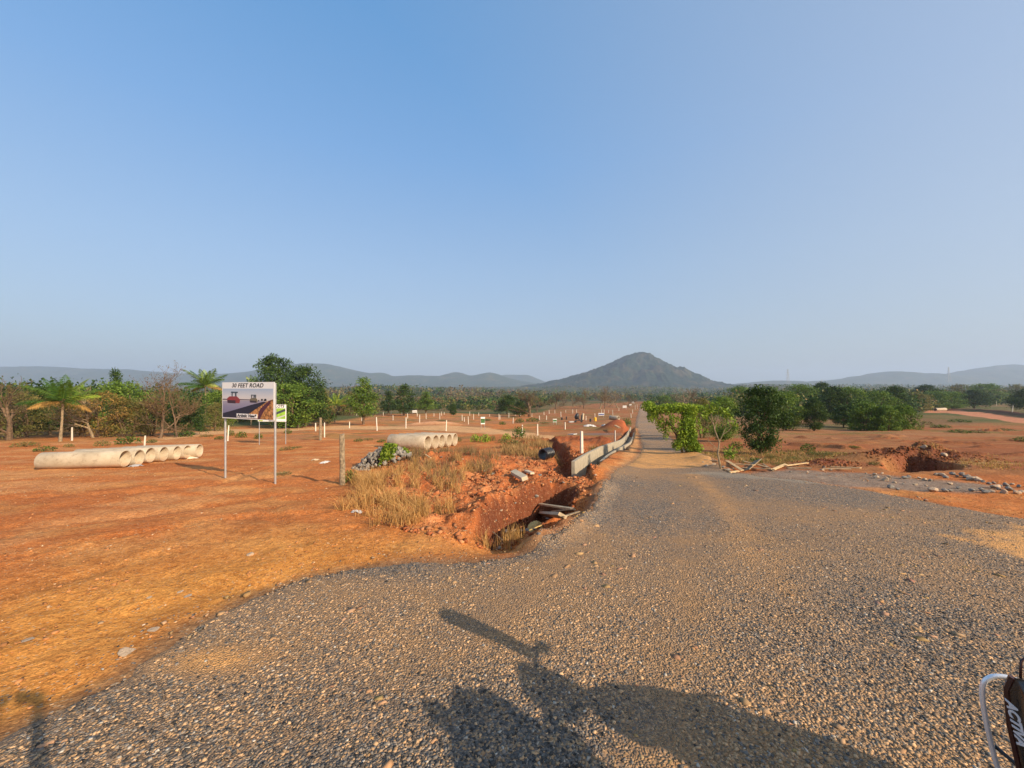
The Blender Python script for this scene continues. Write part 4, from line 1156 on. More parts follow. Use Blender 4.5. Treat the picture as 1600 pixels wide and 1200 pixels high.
blades("dry_grass", x1, y1, .34, 1, STRAW, "dry straw coloured grass growing over the red dug mound", lean=.95, wid=.0045)
x1, y1 = tufts([(530, 795), (560, 760), (600, 770), (640, 790), (680, 800), (670, 826), (600, 822)], 34, 42, .07)
blades("dry_grass", x1, y1, .30, 2, [(.50, .27, .09), (.55, .33, .13)], "orange dry grass at the near foot of the red mound", lean=1.0, wid=.0045)
x1, y1 = tufts([(640, 720), (690, 712), (760, 718), (780, 735), (740, 760), (700, 775), (650, 750)], 50, 70, .12)
blades("dry_grass", x1, y1, .34, 3, [(.22, .13, .08), (.28, .17, .09), (.30, .20, .10), (.2, .17, .06)], "brownish feathery weeds on top of the red mound", lean=.5)
x1, y1 = tufts([(775, 700), (850, 695), (875, 708), (850, 722), (800, 715)], 45, 60, .25)
blades("dry_grass", x1, y1, .35, 4, [(.40, .26, .11), (.33, .20, .09)], "dry grass along the edge of the dark gully", lean=.5, wid=.012)
x1, y1 = tufts([(750, 832), (790, 818), (820, 818), (800, 836)], 14, 26, .06)
blades("dry_grass", x1, y1, .26, 5, STRAW, "sparse dry stalks standing at the near rim of the pit", lean=.25, wid=.004)
x1, y1 = tufts([(920, 706), (955, 700), (962, 706), (925, 718)], 20, 40, .15)
blades("dry_grass", x1, y1, .25, 6, [(.25, .17, .07), (.14, .14, .04)], "brownish grass on the bank left of the concrete drain", lean=.5, wid=.01)
x1, y1 = tufts([(1085, 712), (1150, 700), (1300, 708), (1330, 718), (1240, 726), (1130, 724)], 150, 22, .22)
blades("dry_grass", x1, y1, .12, 7, [(.42, .27, .11), (.34, .22, .09), (.18, .17, .05)], "thin dry grass on the ground right of the road", lean=.9, wid=.012)
x1, y1 = tufts([(1400, 706), (1540, 712), (1640, 724), (1640, 740), (1480, 728)], 40, 22, .2)
blades("dry_grass", x1, y1, .10, 8, [(.48, .31, .11), (.40, .24, .09)], "thin dry grass beside the right heap", lean=.9, wid=.012)

# ---- the woods and scrub that fill the plain
def woodland():
    rs = np.random.RandomState(9)
    xs, ys, hs, ws, ks = [], [], [], [], []
    WL = np.array([(-600, 690), (0, 676), (330, 662), (480, 655), (560, 646), (600, 640), (700, 641), (800, 641), (850, 637), (880, 627), (960, 625), (990, 626), (1010, 626), (1020, 636), (1110, 646), (1200, 650), (1330, 657), (1440, 645), (1500, 637), (1600, 630), (1700, 634), (2200, 650)])
    Ymin = lambda px: P(px, np.interp(px, WL[:, 0], WL[:, 1]))[1]
    n = 24000
    Y = np.exp(rs.uniform(math.log(42), math.log(1900), n)); px = rs.uniform(-260, 1860, n)
    X = (px - 800) / 600 * Y
    ok = Y > Ymin(px)
    patch = fbm(X / 30, Y / 60, 21, 3)
    dens = np.where((px > 560) & (px < 1010), .30 + 1.2 * sstep(.48, .62, patch) + .8 * sstep(220, 500, Y), 1.3)
    dens = np.where(px > 1120, 1.6, dens)
    ok &= rs.uniform(0, 1.3, n) < dens
    ok &= ~((np.abs(px - 1004) < 14) & (Y < 300))
    X, Y, px = X[ok], Y[ok], px[ok]
    hgt = (2.2 + 2.8 * rs.uniform(0, 1, len(X)) ** 1.5) * (1 + 1.6 * sstep(120, 700, Y)) * np.where(px > 1150, 1.75, 1) * np.where(px < 420, 1.45, 1)
    hgt = np.minimum(hgt, np.maximum(3.2, (EYE + .7 + Y * .0080) - ground_z(X, Y, detail=False)))
    br = fbm(X / 45, Y / 70, 22, 3) + rs.uniform(-.16, .16, len(X)) + .06 * ((px > 560) & (px < 980)) - .05 * (px > 1010)
    V_, F_, C_ = [], [], []
    Z = ground_z(X, Y, detail=False)
    n0 = 0
    for lod, (a_, b_, per, leaf) in enumerate(((0, 95, 170, .42), (95, 220, 80, .8), (220, 520, 36, 1.5), (520, 3000, 16, 3.0))):
        m = (Y >= a_) & (Y < b_)
        if not m.any(): continue
        k = np.repeat(np.nonzero(m)[0], per)
        d = rs.normal(0, 1, (len(k), 3)); d /= np.linalg.norm(d, axis=1, keepdims=True)
        lump = .75 + .5 * _hash(np.floor(np.arctan2(d[:, 1], d[:, 0]) * 2).astype(np.int64) + k * 7, np.floor(d[:, 2] * 3).astype(np.int64), 3)
        rad = rs.uniform(.35, 1, (len(k), 1)) ** .5 * lump[:, None]
        h = hgt[k][:, None]; w = h * .62
        p = np.stack([X[k], Y[k], Z[k] + hgt[k] * .50], -1) + d * rad * np.concatenate([w, w, h * .5], 1)
        kind = np.where(br[k] < .53, 0, np.where(br[k] < .67, 1, 2))
        V, F, c = leaf_quads(p, d, leaf, 'dark', rs, .7, clump=_hash(k, k * 3, 4))
        P3 = [np.array(PAL[q]) for q in ('dark', 'olive', 'brown')]
        t = rs.uniform(0, 1, len(k)) * .5 + _hash(k, k * 3, 4) * .5
        j = np.clip((t * 4).astype(int), 0, 3)
        c = np.stack([q[j] for q in P3], 0)[kind, np.arange(len(k))] * (.8 + .4 * _hash(k, k * 5, 9))[:, None]
        c = c * np.where(px[k] > 1010, 1.1, 1)[:, None]
        V_.append(V); F_.append(F + n0); C_.append(np.repeat(c, 4, 0)); n0 += len(V)
    o = quads_mesh("woodland", np.concatenate(V_), np.concatenate(F_), M_LEAF, col=np.concatenate(C_))
    tag(o, "mixed green and brown woods and scrub covering the plain to the hills", "woods", kind='stuff')
woodland()
# ------------------------------------------------------------------ man-made things
def flat(name, col, rough=.6, metal=0, spec=.3):
    m, nt, b = new_mat(name)
    b.inputs["Base Color"].default_value = (*col, 1); b.inputs["Roughness"].default_value = rough
    b.inputs["Metallic"].default_value = metal; b.inputs["Specular IOR Level"].default_value = spec
    return m
M_CONC = simple("pale_concrete", (.56, .46, .32), .85, var=.10, scale=3.5, bumpd=.003)
M_CONC2 = simple("drain_concrete", (.36, .31, .23), .9, var=.16, scale=5, bumpd=.004)
M_POST = simple("limewashed_post", (.64, .58, .48), .8, var=.10, scale=7)
M_WOOD = simple("weathered_wood", (.27, .205, .13), .9, var=.35, scale=14, bumpd=.006)
M_PLANK = simple("sawn_timber", (.60, .41, .21), .8, var=.2, scale=6, bumpd=.003)
M_GALV = simple("galvanised_steel", (.42, .42, .42), .5, metal=.55, var=.1, scale=8)
M_ROCK = simple("grey_rock", (.25, .225, .19), .85, var=.35, scale=7, bumpd=.008)
M_ROCKT = simple("dusty_rock", (.46, .34, .23), .9, var=.25, scale=7, bumpd=.006)
M_WHITE = flat("printed_white", (.80, .79, .76), .45)
M_INK = flat("black_ink", (.015, .012, .015), .5)
M_BLACKP = simple("black_plastic", (.018, .018, .02), .35, var=.2, spec=.5)
M_WSHEET = simple("white_sheet", (.52, .50, .47), .6, var=.12, scale=4)

def yaw(d): return math.atan2(d[1], d[0])

# ---- concrete pipes
def pipe_mesh(L, R, t):
    """hollow pipe along +x from 0 to L, resting on z=0, with a slightly worn rim"""
    mb = MB(); n = 40; V = []; F = []
    ring = [(0, R - .006), (.008, R), (L * .33, R), (L * .66, R), (L - .008, R), (L, R - .006), (L, R - t + .006), (L - .008, R - t), (L * .5, R - t), (.008, R - t), (0, R - t + .006)]
    m = len(ring)
    for x, r in ring:
        for k in range(n):
            a_ = 2 * math.pi * k / n; V.append((x, r * math.cos(a_), R + r * math.sin(a_)))
    for i in range(m):
        j = (i + 1) % m
        for k in range(n): F.append((i * n + k, i * n + (k + 1) % n, j * n + (k + 1) % n, j * n + k))
    mb.add(V, F)
    return mb
def pipe_mat():
    m, nt, b = new_mat("pipe_concrete")
    tc = nt.nodes.new("ShaderNodeTexCoord").outputs["Object"]
    sep = nt.nodes.new("ShaderNodeSeparateXYZ"); nt.links.new(tc, sep.inputs[0])
    oi = nt.nodes.new("ShaderNodeObjectInfo")
    off = node(nt, "ShaderNodeVectorMath"); off.operation = 'ADD'; nt.links.new(tc, off.inputs[0])
    cmb = nt.nodes.new("ShaderNodeCombineXYZ"); nt.links.new(mathn(nt, 'MULTIPLY', oi.outputs["Random"], 50.), cmb.inputs[0]); nt.links.new(cmb.outputs[0], off.inputs[1])
    v = off.outputs[0]
    c = ramp(nt, noise(nt, v, 2.2, 5, .6).outputs[0], [(.3, (.36, .29, .20)), (.7, (.50, .42, .31))])
    c = mixc(nt, ramp(nt, noise(nt, v, 9, 5, .7).outputs[0], [(.52, 0), (.70, .65)]), c, (.24, .18, .12))
    # rust red soil splashed on the underside
    low = ramp(nt, mathn(nt, 'ADD', sep.outputs["Z"], mathn(nt, 'MULTIPLY', noise(nt, v, 4, 3).outputs[0], .12)), [(.06, .6), (.22, 0)])
    c = mixc(nt, low, c, (.42, .20, .09))
    # short dark scuffs along the length
    sc = node(nt, "ShaderNodeMapping"); sc.inputs["Scale"].default_value = (3, 22, 22); nt.links.new(v, sc.inputs[0])
    c = mixc(nt, ramp(nt, noise(nt, sc.outputs[0], 1.0, 3, .6).outputs[0], [(.66, 0), (.73, .55)]), c, (.20, .16, .12))
    nt.links.new(c, b.inputs["Base Color"]); b.inputs["Roughness"].default_value = .85
    bump(nt, b, noise(nt, v, 30, 4, .6).outputs[0], .5, .004)
    return m
M_PIPE = pipe_mat()
pos = []
for k, (px, py) in enumerate(((196, 730), (218, 726.5), (235.5, 723.3), (256.5, 720.5), (277, 717.8), (293, 715.6), (312, 713.9))):
    pos.append(P(px, py))
first = pipe_mesh(2.35, .29, .035).build("concrete_pipe", M_PIPE, smooth=True)
ords = ["nearest pipe of the long row, whole side seen", "second nearest pipe of the long row", "third pipe from the near end of the long row", "middle pipe of the long row of seven", "fifth pipe of the long row, right of the white heap", "second farthest pipe of the long row", "farthest pipe of the long row, nearest the big sign"]
for k, (x, y) in enumerate(pos):
    o = first if k == 0 else first.copy()
    if k: COL.objects.link(o)
    a_ = math.radians(12 + (0, 1.5, -1, .5, 1, -.5, 0)[k]) + math.pi
    o.location = (x, y, min(gz(x, y), gz(x - 2, y - .4)) + .02); o.rotation_euler = (0, math.radians(-1.0 * (-1) ** k) * 0, a_)
    tag(o, "pale concrete " + ords[k], "pipe", "long row of pipes on the left")
second = pipe_mesh(2.5, .43, .05).build("concrete_pipe", M_PIPE, smooth=True)
x0, y0 = P(668.5, 700)
ords = ["nearest pipe of the short row behind the stone heap", "second pipe of the short row behind the stone heap", "third pipe of the short row, tucked deepest in shade", "fourth pipe of the short row", "farthest right pipe of the short row"]
for k in range(5):
    o = second if k == 0 else second.copy()
    if k: COL.objects.link(o)
    x, y = float(x0) + (0, .30, .52, .84, 1.10)[k], float(y0) + (0, .86, 1.72, 2.58, 3.44)[k]
    o.location = (x, y, gz(x, y) - .02); o.rotation_euler = (0, 0, math.radians(180 - 17 + k * .7))
    tag(o, "wide concrete " + ords[k], "pipe", "short row of pipes in the middle")
g1, g2 = G(953, 656), G(967, 656.5)
o = pipe_mesh((g2 - g1).length, .3, .05).build("concrete_pipe", M_PIPE, smooth=True, loc=g1); o.rotation_euler = (0, 0, yaw(g2 - g1)); o.scale = (1, 1.6, 1.6)
tag(o, "single pale pipe lying on the red plot left of the road", "pipe")
g1, g2 = G(1461, 643.5), G(1477, 643.2)
o = pipe_mesh((g2 - g1).length, .6, .1).build("concrete_pipe", M_PIPE, smooth=True, loc=g1); o.rotation_euler = (0, 0, yaw(g2 - g1))
tag(o, "cream pipe lying at the start of the far right earth road", "pipe")
# white lime heap by the long row
mb = MB(); V = []; F = []
g = G(283, 716)
for i in range(9):
    for k in range(18):
        t = i / 8; a_ = k / 18 * 6.283; r = .50 * t * (1 + .18 * math.sin(a_ * 3 + 1)); V.append((r * 1.25 * math.cos(a_), r * .7 * math.sin(a_), .13 * (1 - t) ** .8 + .02 * math.sin(k * 2.3 + i) * (1 - t) - .02 * t))
for i in range(8):
    for k in range(18): F.append((i * 18 + k, (i + 1) * 18 + k, (i + 1) * 18 + (k + 1) % 18, i * 18 + (k + 1) % 18))
mb.add(V, F)
tag(mb.build("lime_heap", simple("lime", (.78, .68, .50), .95, var=.1, scale=8, bumpd=.01), smooth=True, loc=g), "small white heap of lime at the mouths of the long pipe row", "heap")

# ---- sign boards
def text(body, size, loc, parent, name, mat, shear=0.0, ext=.001, rot=(math.pi / 2, 0, 0), bold=0.0, sx=1.0, spacing=1.0):
    cu = bpy.data.curves.new(name, 'FONT'); cu.body = body; cu.size = size; cu.shear = shear; cu.extrude = ext; cu.offset = bold
    cu.align_x = 'CENTER'; cu.align_y = 'CENTER'; cu.space_character = spacing; cu.materials.append(mat)
    o = bpy.data.objects.new(name, cu); COL.objects.link(o); me = bpy.data.meshes.new_from_object(o); bpy.data.objects.remove(o)
    o = bpy.data.objects.new(name, me); COL.objects.link(o)
    o.parent = parent; o.location = loc; o.rotation_euler = rot; o.scale = (sx, 1, 1)
    return o
def grad_mat(name, stops, axis='Z'):
    m, nt, b = new_mat(name)
    tc = nt.nodes.new("ShaderNodeTexCoord").outputs["Generated"]
    sp = nt.nodes.new("ShaderNodeSeparateXYZ"); nt.links.new(tc, sp.inputs[0])
    nt.links.new(ramp(nt, sp.outputs[axis], stops), b.inputs["Base Color"]); b.inputs["Roughness"].default_value = .45
    return m
def big_sign():
    A = G(350, 748); B = G(428, 756.5)
    w = (Vector((B.x, B.y, 0)) - Vector((A.x, A.y, 0))); W = w.length
    ang = yaw(w)
    r = empty("road_sign", A, ang)
    zt = EYE + 7 / 600 * A.y - A.z; zb = EYE - 47.5 / 600 * A.y - A.z; Hh = zt - zb
    for nm, x, dz in (("left", 0.0, 0), ("right", W, B.z - A.z)):
        mb = MB(); mb.tube([(x, .035, dz - .3), (x, .035, zt - .02)], .027, 10)
        mb.build("post", M_GALV, r)
    W2 = W + .05
    mb = MB(); mb.box((W / 2, -.004, zb + Hh / 2), (W2 + .03, .022, Hh + .01)); mb.build("backing", M_GALV, r)
    p = MB(); p.box((W / 2, -.018, zb + Hh / 2), (W2 + .04, .006, Hh + .02)); p.build("panel", M_WHITE, r)
    def U(x, y): return (-.025 + (x - 130) / 1140 * W2, zb + Hh * (1 - (y - 115) / 815))
    lay = [0]
    def shape(pts, mat, name="picture"):
        lay[0] += 1; y = -.0215 - lay[0] * .0006
        q = MB(); q.prism([U(*p_) for p_ in pts], -.0212, y)
        return q
    pic = empty("picture"); pic.parent = r
    def put(name, pts, mat):
        q = shape(pts, mat); q.build(name, mat, pic)
    put("sky_print", [(135, 540), (1258, 540), (1258, 252), (135, 252)], grad_mat("sky_print", [(0, (.64, .56, .50)), (.35, (.62, .60, .60)), (1, (.36, .45, .58))]))
    put("soil_print", [(560, 918), (1258, 922), (1258, 480), (1200, 500), (1100, 535), (880, 640), (640, 800)], simple("soil_print", (.50, .23, .08), .5, var=.55, scale=14))
    put("road_print", [(135, 905), (560, 918), (1110, 535), (960, 520), (540, 520), (135, 540)], grad_mat("road_print", [(0, (.16, .15, .24)), (.6, (.24, .22, .32)), (1, (.34, .31, .38))]))
    put("verge_print", [(135, 915), (600, 915), (760, 800), (1110, 545), (1060, 535), (830, 600), (560, 690), (135, 825)], flat("verge_print", (.02, .018, .035), .5))
    put("trench_print", [(940, 918), (985, 918), (1010, 850), (1090, 700), (1180, 600), (1215, 505), (1180, 512), (1090, 590), (985, 700), (950, 800)], flat("trench_print", (.09, .025, .04), .5))
    put("horizon_print", [(135, 510), (760, 510), (760, 492), (135, 488)], flat("horizon_print", (.07, .04, .07), .5))
    put("roller_print", [(250, 580), (530, 580), (545, 500), (470, 428), (300, 430), (240, 480)], flat("roller_red", (.27, .04, .04), .5))
    put("drum_print", [(255, 582), (440, 588), (440, 520), (250, 515)], flat("drum_print", (.05, .02, .03), .5))
    put("cab_print", [(350, 428), (372, 428), (372, 352), (430, 352), (430, 428), (462, 428), (462, 352), (488, 352), (495, 322), (335, 320), (335, 345), (350, 350)], flat("cab_print", (.06, .08, .10), .5))
    put("second_roller_print", [(768, 555), (930, 558), (932, 505), (900, 455), (800, 460), (765, 490)], flat("roller_olive", (.17, .14, .09), .5))
    put("second_cab_print", [(800, 458), (815, 458), (815, 400), (850, 400), (850, 458), (868, 458), (868, 400), (890, 458), (902, 458), (902, 385), (795, 385)], flat("cab_print_olive", (.08, .09, .10), .5))
    put("second_drum_print", [(775, 556), (905, 560), (905, 520), (770, 515)], flat("drum_print_olive", (.05, .04, .05), .5))
    for x, y, s in ((960, 505, 9), (1028, 492, 18), (1098, 495, 24)):
        put("machine_print", [(x - s, y + 20), (x + s, y + 20), (x + s, y - s * .4), (x + s * .4, y - s), (x - s * .5, y - s), (x - s, y)], M_INK)
    put("caption_box", [(470, 905), (925, 905), (925, 815), (470, 815)], M_WHITE)
    x, z = U(700, 184); text("30 FEET ROAD", .155, (x, -.0235, z), r, "lettering", M_INK, .22, .0008, bold=.0028, sx=W2 / 2.08 * 1.22, spacing=1.06)
    x, z = U(697, 860); text("Artistic View*", .112, (x, -.0345, z), r, "lettering", M_INK, .2, .0008, bold=.003, sx=W2 / 2.08 * 1.2)
    tag(r, "big road board reading 30 FEET ROAD on two steel posts", "sign")
big_sign()
def green_sign():
    A = G(404.5, 695); B = A + Vector((43 / 600 * A.y, -.12, 0))
    w = B - A; W = Vector((w.x, w.y)).length
    r = empty("plot_sign", A, yaw(w))
    zt = EYE - 27 / 600 * A.y - A.z; zb = EYE - 53.5 / 600 * A.y - A.z; Hh = zt - zb
    for x in (0, W):
        mb = MB(); mb.tube([(x, .04, -.2), (x, .04, zt)], .025, 8); mb.build("post", M_GALV, r)
    mb = MB(); mb.box((W / 2, 0, zb + Hh / 2), (W + .1, .04, Hh)); mb.build("panel", M_WHITE, r)
    def q(name, pts, mat, y):
        k = MB(); k.prism([(a_ * W, zb + b_ * Hh) for a_, b_ in pts], -.0195, y); k.build(name, mat, r)
    q("field_print", [(-.01, .16), (1.01, .16), (1.01, .78), (-.01, .78)], simple("field_print", (.30, .52, .06), .5, var=.25, scale=6), -.023)
    q("lane_print", [(.05, .16), (.28, .16), (1.01, .62), (1.01, .74), (.9, .70)], flat("lane_print", (.06, .07, .08)), -.0245)
    q("lane_print", [(.55, .16), (.70, .16), (1.01, .34), (1.01, .42)], flat("lane_print", (.50, .48, .46)), -.0245)
    q("logo_print", [(.0, .02), (.14, .02), (.2, .12), (.1, .15), (0, .10)], flat("logo_print", (.40, .48, .05)), -.023)
    q("strip_print", [(.38, .02), (.62, .02), (.62, .13), (.38, .13)], flat("strip_print", (.12, .11, .12)), -.023)
    text("PLOTS", .25, (W * .76, -.0212, zb + Hh * .89), r, "lettering", M_INK, .2, .001, bold=.008)
    tag(r, "green and white plots board half hidden behind the big sign", "sign")
green_sign()
def small_sign(px, pb, pt, wpx, mat2, label, face=0):
    g = G(px, pb); s = g.y / 600; r = empty("plot_sign", g, face)
    h = (pb - pt) * s; w = wpx * s
    for x in (-w * .42, w * .42):
        mb = MB(); mb.tube([(x, .03, -.2), (x, .03, h * .8)], .02 * (1 + s * 4), 6); mb.build("post", M_GALV, r)
    mb = MB(); mb.box((0, 0, h * .72), (w, .04, h * .56)); mb.build("panel", M_WHITE, r)
    k = MB(); k.box((0, -.024, h * .70), (w * .94, .008, h * .34)); k.build("print", mat2, r)
    tag(r, label, "sign")
M_GREENP = simple("green_print", (.07, .16, .05), .5, var=.5, scale=3)
M_BLUEP = simple("blue_print", (.12, .13, .28), .5, var=.4, scale=3)
small_sign(754.5, 671, 651, 6.5, M_GREENP, "small green plot sign on the middle field, left of the gully", .1)
small_sign(867, 664, 655, 6, M_GREENP, "little green and white sign on the red plot left of the machine")
small_sign(939.5, 652, 645, 9, M_BLUEP, "little white and blue sign board right of the yellow drum")
small_sign(976, 641, 635, 6, M_WSHEET, "small white board near the road's left edge")
small_sign(984.5, 635, 631.5, 4.5, M_WSHEET, "second tiny white board further along the road")
small_sign(989, 631.5, 628, 4, M_WSHEET, "farthest tiny white board beside the road")
small_sign(648, 648, 641.5, 7, M_WSHEET, "tiny white board far behind the post field", .2)

# ---- plot marker posts
def marker_mesh(h, w):
    mb = MB(); mb.box((0, 0, h / 2 - .1), (w, w, h + .2), taper=.82)
    mb.box((0, 0, h + .008), (w * .72, w * .72, .016), taper=.6)
    return mb.build("marker_post", M_POST)
MK_LIST = [  # px, top, base, label
 (909, 675.5, 708, "white post standing tallest between the gully and the drain"), (112.5, 668, 688.5, "white post left of the long pipe row"), (226, 681, 697, "white post rising behind the long pipe row"),
 (356, 665, 689, "white post just behind the left leg of the big sign"), (507, 662, 686, "white post beside the thin brown wooden post"), (493, 662, 674.5, "white post left of the thin brown wooden post"),
 (465.5, 655, 668, "white post under the biggest dark tree"), (546, 659, 669, "short white post left of the bright conical tree"), (589, 653, 674, "white post at the pale strip, right of the conical tree"), (634, 653, 670, "white post at the pale strip behind the short pipe row"),
 (697, 657, 674, "white post behind the right end of the short pipe row"), (655.5, 652, 664, "white post on the pale earth heap"), (732, 651, 663, "white post left of the small green sign"), (815.5, 665, 684, "left one of two white posts at the pale strip"),
 (840, 663, 681, "right one of two white posts at the pale strip"), (883, 660, 671, "short white post under the black machine"), (909, 650, 658, "small post just right of the black machine"), (801.5, 652, 661, "small post left of the round weed, middle plot"), (961, 673, 692, "pinkish stake beside the far drain trench"),
 (1517, 630.5, 636.5, None), (1526, 630, 636, None), (1557, 627, 634.5, "pale post on the rise above the far right road"), (1582, 640, 650, "white post beside the far right road"), (1484, 633, 637.5, None), (1459, 635, 642, None), (1595, 630, 633, None)]
for q in ((614, 648, 656), (611, 643, 649), (637, 646, 654), (652, 645, 651), (666, 646, 655), (687, 645, 655), (690, 644, 650), (694, 644, 648), (707, 645, 649), (722, 649, 658), (725.5, 652, 659), (734, 643, 650), (740, 647, 656), (779.5, 647, 656), (781, 649, 656), (795, 646, 653),
          (843, 649, 656), (854, 649, 656), (850, 644, 649), (858, 642, 648), (867, 642, 647), (876.5, 643, 651), (884, 641, 645), (895, 640, 646), (901, 640, 645), (915.5, 650, 657), (929.5, 645, 651), (940, 640, 646), (944, 640, 645), (951, 641, 645), (957.5, 640, 648), (967, 638, 643),
          (986, 646, 653), (988.5, 640, 646), (992.5, 634, 641), (996, 633, 640), (805, 645, 650), (813, 645, 650), (820, 644, 649), (628, 645, 649), (599, 644, 650), (678, 646, 651), (565, 652, 657), (557, 645, 650), (765, 647, 651), (748, 645, 650), (831, 647, 652)):
    MK_LIST.append((*q, None))
rng = random.Random(3); mproto = marker_mesh(1.0, .1); firstm = True
for px, t, b_, lab in MK_LIST:
    g = G(px, b_); h = (b_ - t) / 600 * g.y
    o = mproto if firstm else mproto.copy()
    if not firstm: COL.objects.link(o)
    firstm = False
    w = max(.7, min(1.2, 1.6 / 600 * g.y / .1)) if px != 909 else 1.2
    o.location = g; o.scale = (w, w, h); o.rotation_euler = (rng.uniform(-.04, .04), rng.uniform(-.05, .05), rng.uniform(0, 1))
    zone = 'at the left end of the field' if px < 620 else 'behind the short pipe row' if px < 700 else 'around the small green sign' if px < 760 else 'around the wide bare tree' if px < 870 else 'on and behind the red plot' if px < 960 else 'close to the road' if px < 1100 else 'above the far right road'
    tag(o, lab or ("taller" if b_ - t > 7 else "tiny") + " distant pale plot marker post " + zone, "post", "plot marker posts" if lab else "distant plot marker posts")
# thin wire along some posts is too fine to see; the wooden posts are
def wood_post(px, t, b_, rpx, label, seed):
    rng = random.Random(seed); g = G(px, b_); s = g.y / 600; h = (b_ - t) * s
    mb = MB(); n = 12; pts = [(rng.uniform(-.006, .006), rng.uniform(-.006, .006), -.2 + (h + .2) * i / 9) for i in range(10)]
    mb.tube(pts, [rpx * s * (1.06 - .10 * i / 9 + rng.uniform(-.03, .03)) for i in range(10)], n)
    k = len(mb.v) - n
    mb.v = [(x + (rng.uniform(-.006, .006)), y + rng.uniform(-.006, .006), z + (rng.uniform(-.03, .02) if i >= k else 0)) for i, (x, y, z) in enumerate(mb.v)]
    o = mb.build("wooden_post", M_WOOD, loc=g); o.rotation_euler = (.01, .015, rng.uniform(0, 3))
    tag(o, label, "post")
wood_post(535, 678, 758, 4.0, "rough weathered wooden post standing near the dry grass", 1)
wood_post(500.5, 653, 688, 2.0, "thin brown wooden post on a small soil bump", 2)
wood_post(466, 662, 668, 1, "brown stake below the biggest dark tree", 3)

# ---- concrete drain
def drain():
    r = empty("drain", (DRAIN[0][0], DRAIN[0][1], 0))
    ox, oy = DRAIN[0]
    n = 46; path = []
    t = np.linspace(0, 1, n); D = np.array(DRAIN); seg = np.concatenate([[0], np.cumsum(np.hypot(*np.diff(D, axis=0).T))]); seg /= seg[-1]
    cx = np.interp(t, seg, D[:, 0]); cy = np.interp(t, seg, D[:, 1])
    for _ in range(4): cx[1:-1] = (cx[:-2] + cx[1:-1] * 2 + cx[2:]) / 4; cy[1:-1] = (cy[:-2] + cy[1:-1] * 2 + cy[2:]) / 4
    tx, ty = np.gradient(cx), np.gradient(cy); L = np.hypot(tx, ty); nx, ny = -ty / L, tx / L
    zt = EYE - H(cy) + .32 * (1 - sstep(0, .62, t)) + .05
    for name, side, a0 in (("left_wall", 1, 0), ("right_wall", -1, 2)):
        for i0 in range(a0, n - 1, 6):
            i1 = min(n - 1, i0 + 6); V = []; F = []
            ext = .012 * ((i0 // 6) % 2)
            for j, i in enumerate(range(i0, i1 + 1)):
                off = side * .27; th = .10
                for o_, z in ((off, zt[i] - 1.15), (off, zt[i] + ext), (off + side * th, zt[i] + ext), (off + side * th, zt[i] - 1.15)):
                    zz = z - (.17 if side < 0 else 0)
                    V.append((cx[i] + nx[i] * o_ - ox, cy[i] + ny[i] * o_ - oy, zz))
            m_ = i1 - i0 + 1
            for j in range(m_ - 1):
                for k in range(4): F.append((j * 4 + k, j * 4 + (k + 1) % 4, (j + 1) * 4 + (k + 1) % 4, (j + 1) * 4 + k))
            F += [(0, 1, 2, 3), ((m_ - 1) * 4 + 3, (m_ - 1) * 4 + 2, (m_ - 1) * 4 + 1, (m_ - 1) * 4)]
            mb = MB(); mb.add(V, F); mb.build("wall_section", M_CONC2, r)
    V = []; F = []
    for i in range(n):
        for o_ in (-.265, .265): V.append((cx[i] + nx[i] * o_ - ox, cy[i] + ny[i] * o_ - oy, zt[i] - .75))
    for i in range(n - 1): F.append((i * 2, i * 2 + 1, i * 2 + 3, i * 2 + 2))
    mb = MB(); mb.add(V, F); mb.build("bed", M_CONC2, r)
    tag(r, "open concrete storm drain running along the left of the road", "drain")
drain()
# ---- black corrugated pipe end in the gully
g = G(848, 719); r = empty("corrugated_pipe", g, math.radians(-40))
mb = MB(); pts = []; rr = []
for i in range(21): pts.append((0, i * .025, .19)); rr.append(.20 + (.016 if i % 4 < 2 else 0))
mb.tube(pts, rr, 20, cap=False); mb.build("outer_wall", M_BLACKP, r, smooth=False)
mb = MB(); mb.tube(pts, [.175] * 21, 20, cap=False)
mb.add([(q[0] * 1.0, q[1], q[2]) for q in [(.216 * math.cos(k / 20 * 6.283), 0, .19 + .216 * math.sin(k / 20 * 6.283)) for k in range(20)] + [(.175 * math.cos(k / 20 * 6.283), 0, .19 + .175 * math.sin(k / 20 * 6.283)) for k in range(20)]], [(k, (k + 1) % 20, 20 + (k + 1) % 20, 20 + k) for k in range(20)])
mb.build("liner", flat("pipe_liner", (.06, .065, .075), .35), r)
tag(r, "black corrugated plastic pipe sticking out of the gully bank", "pipe")

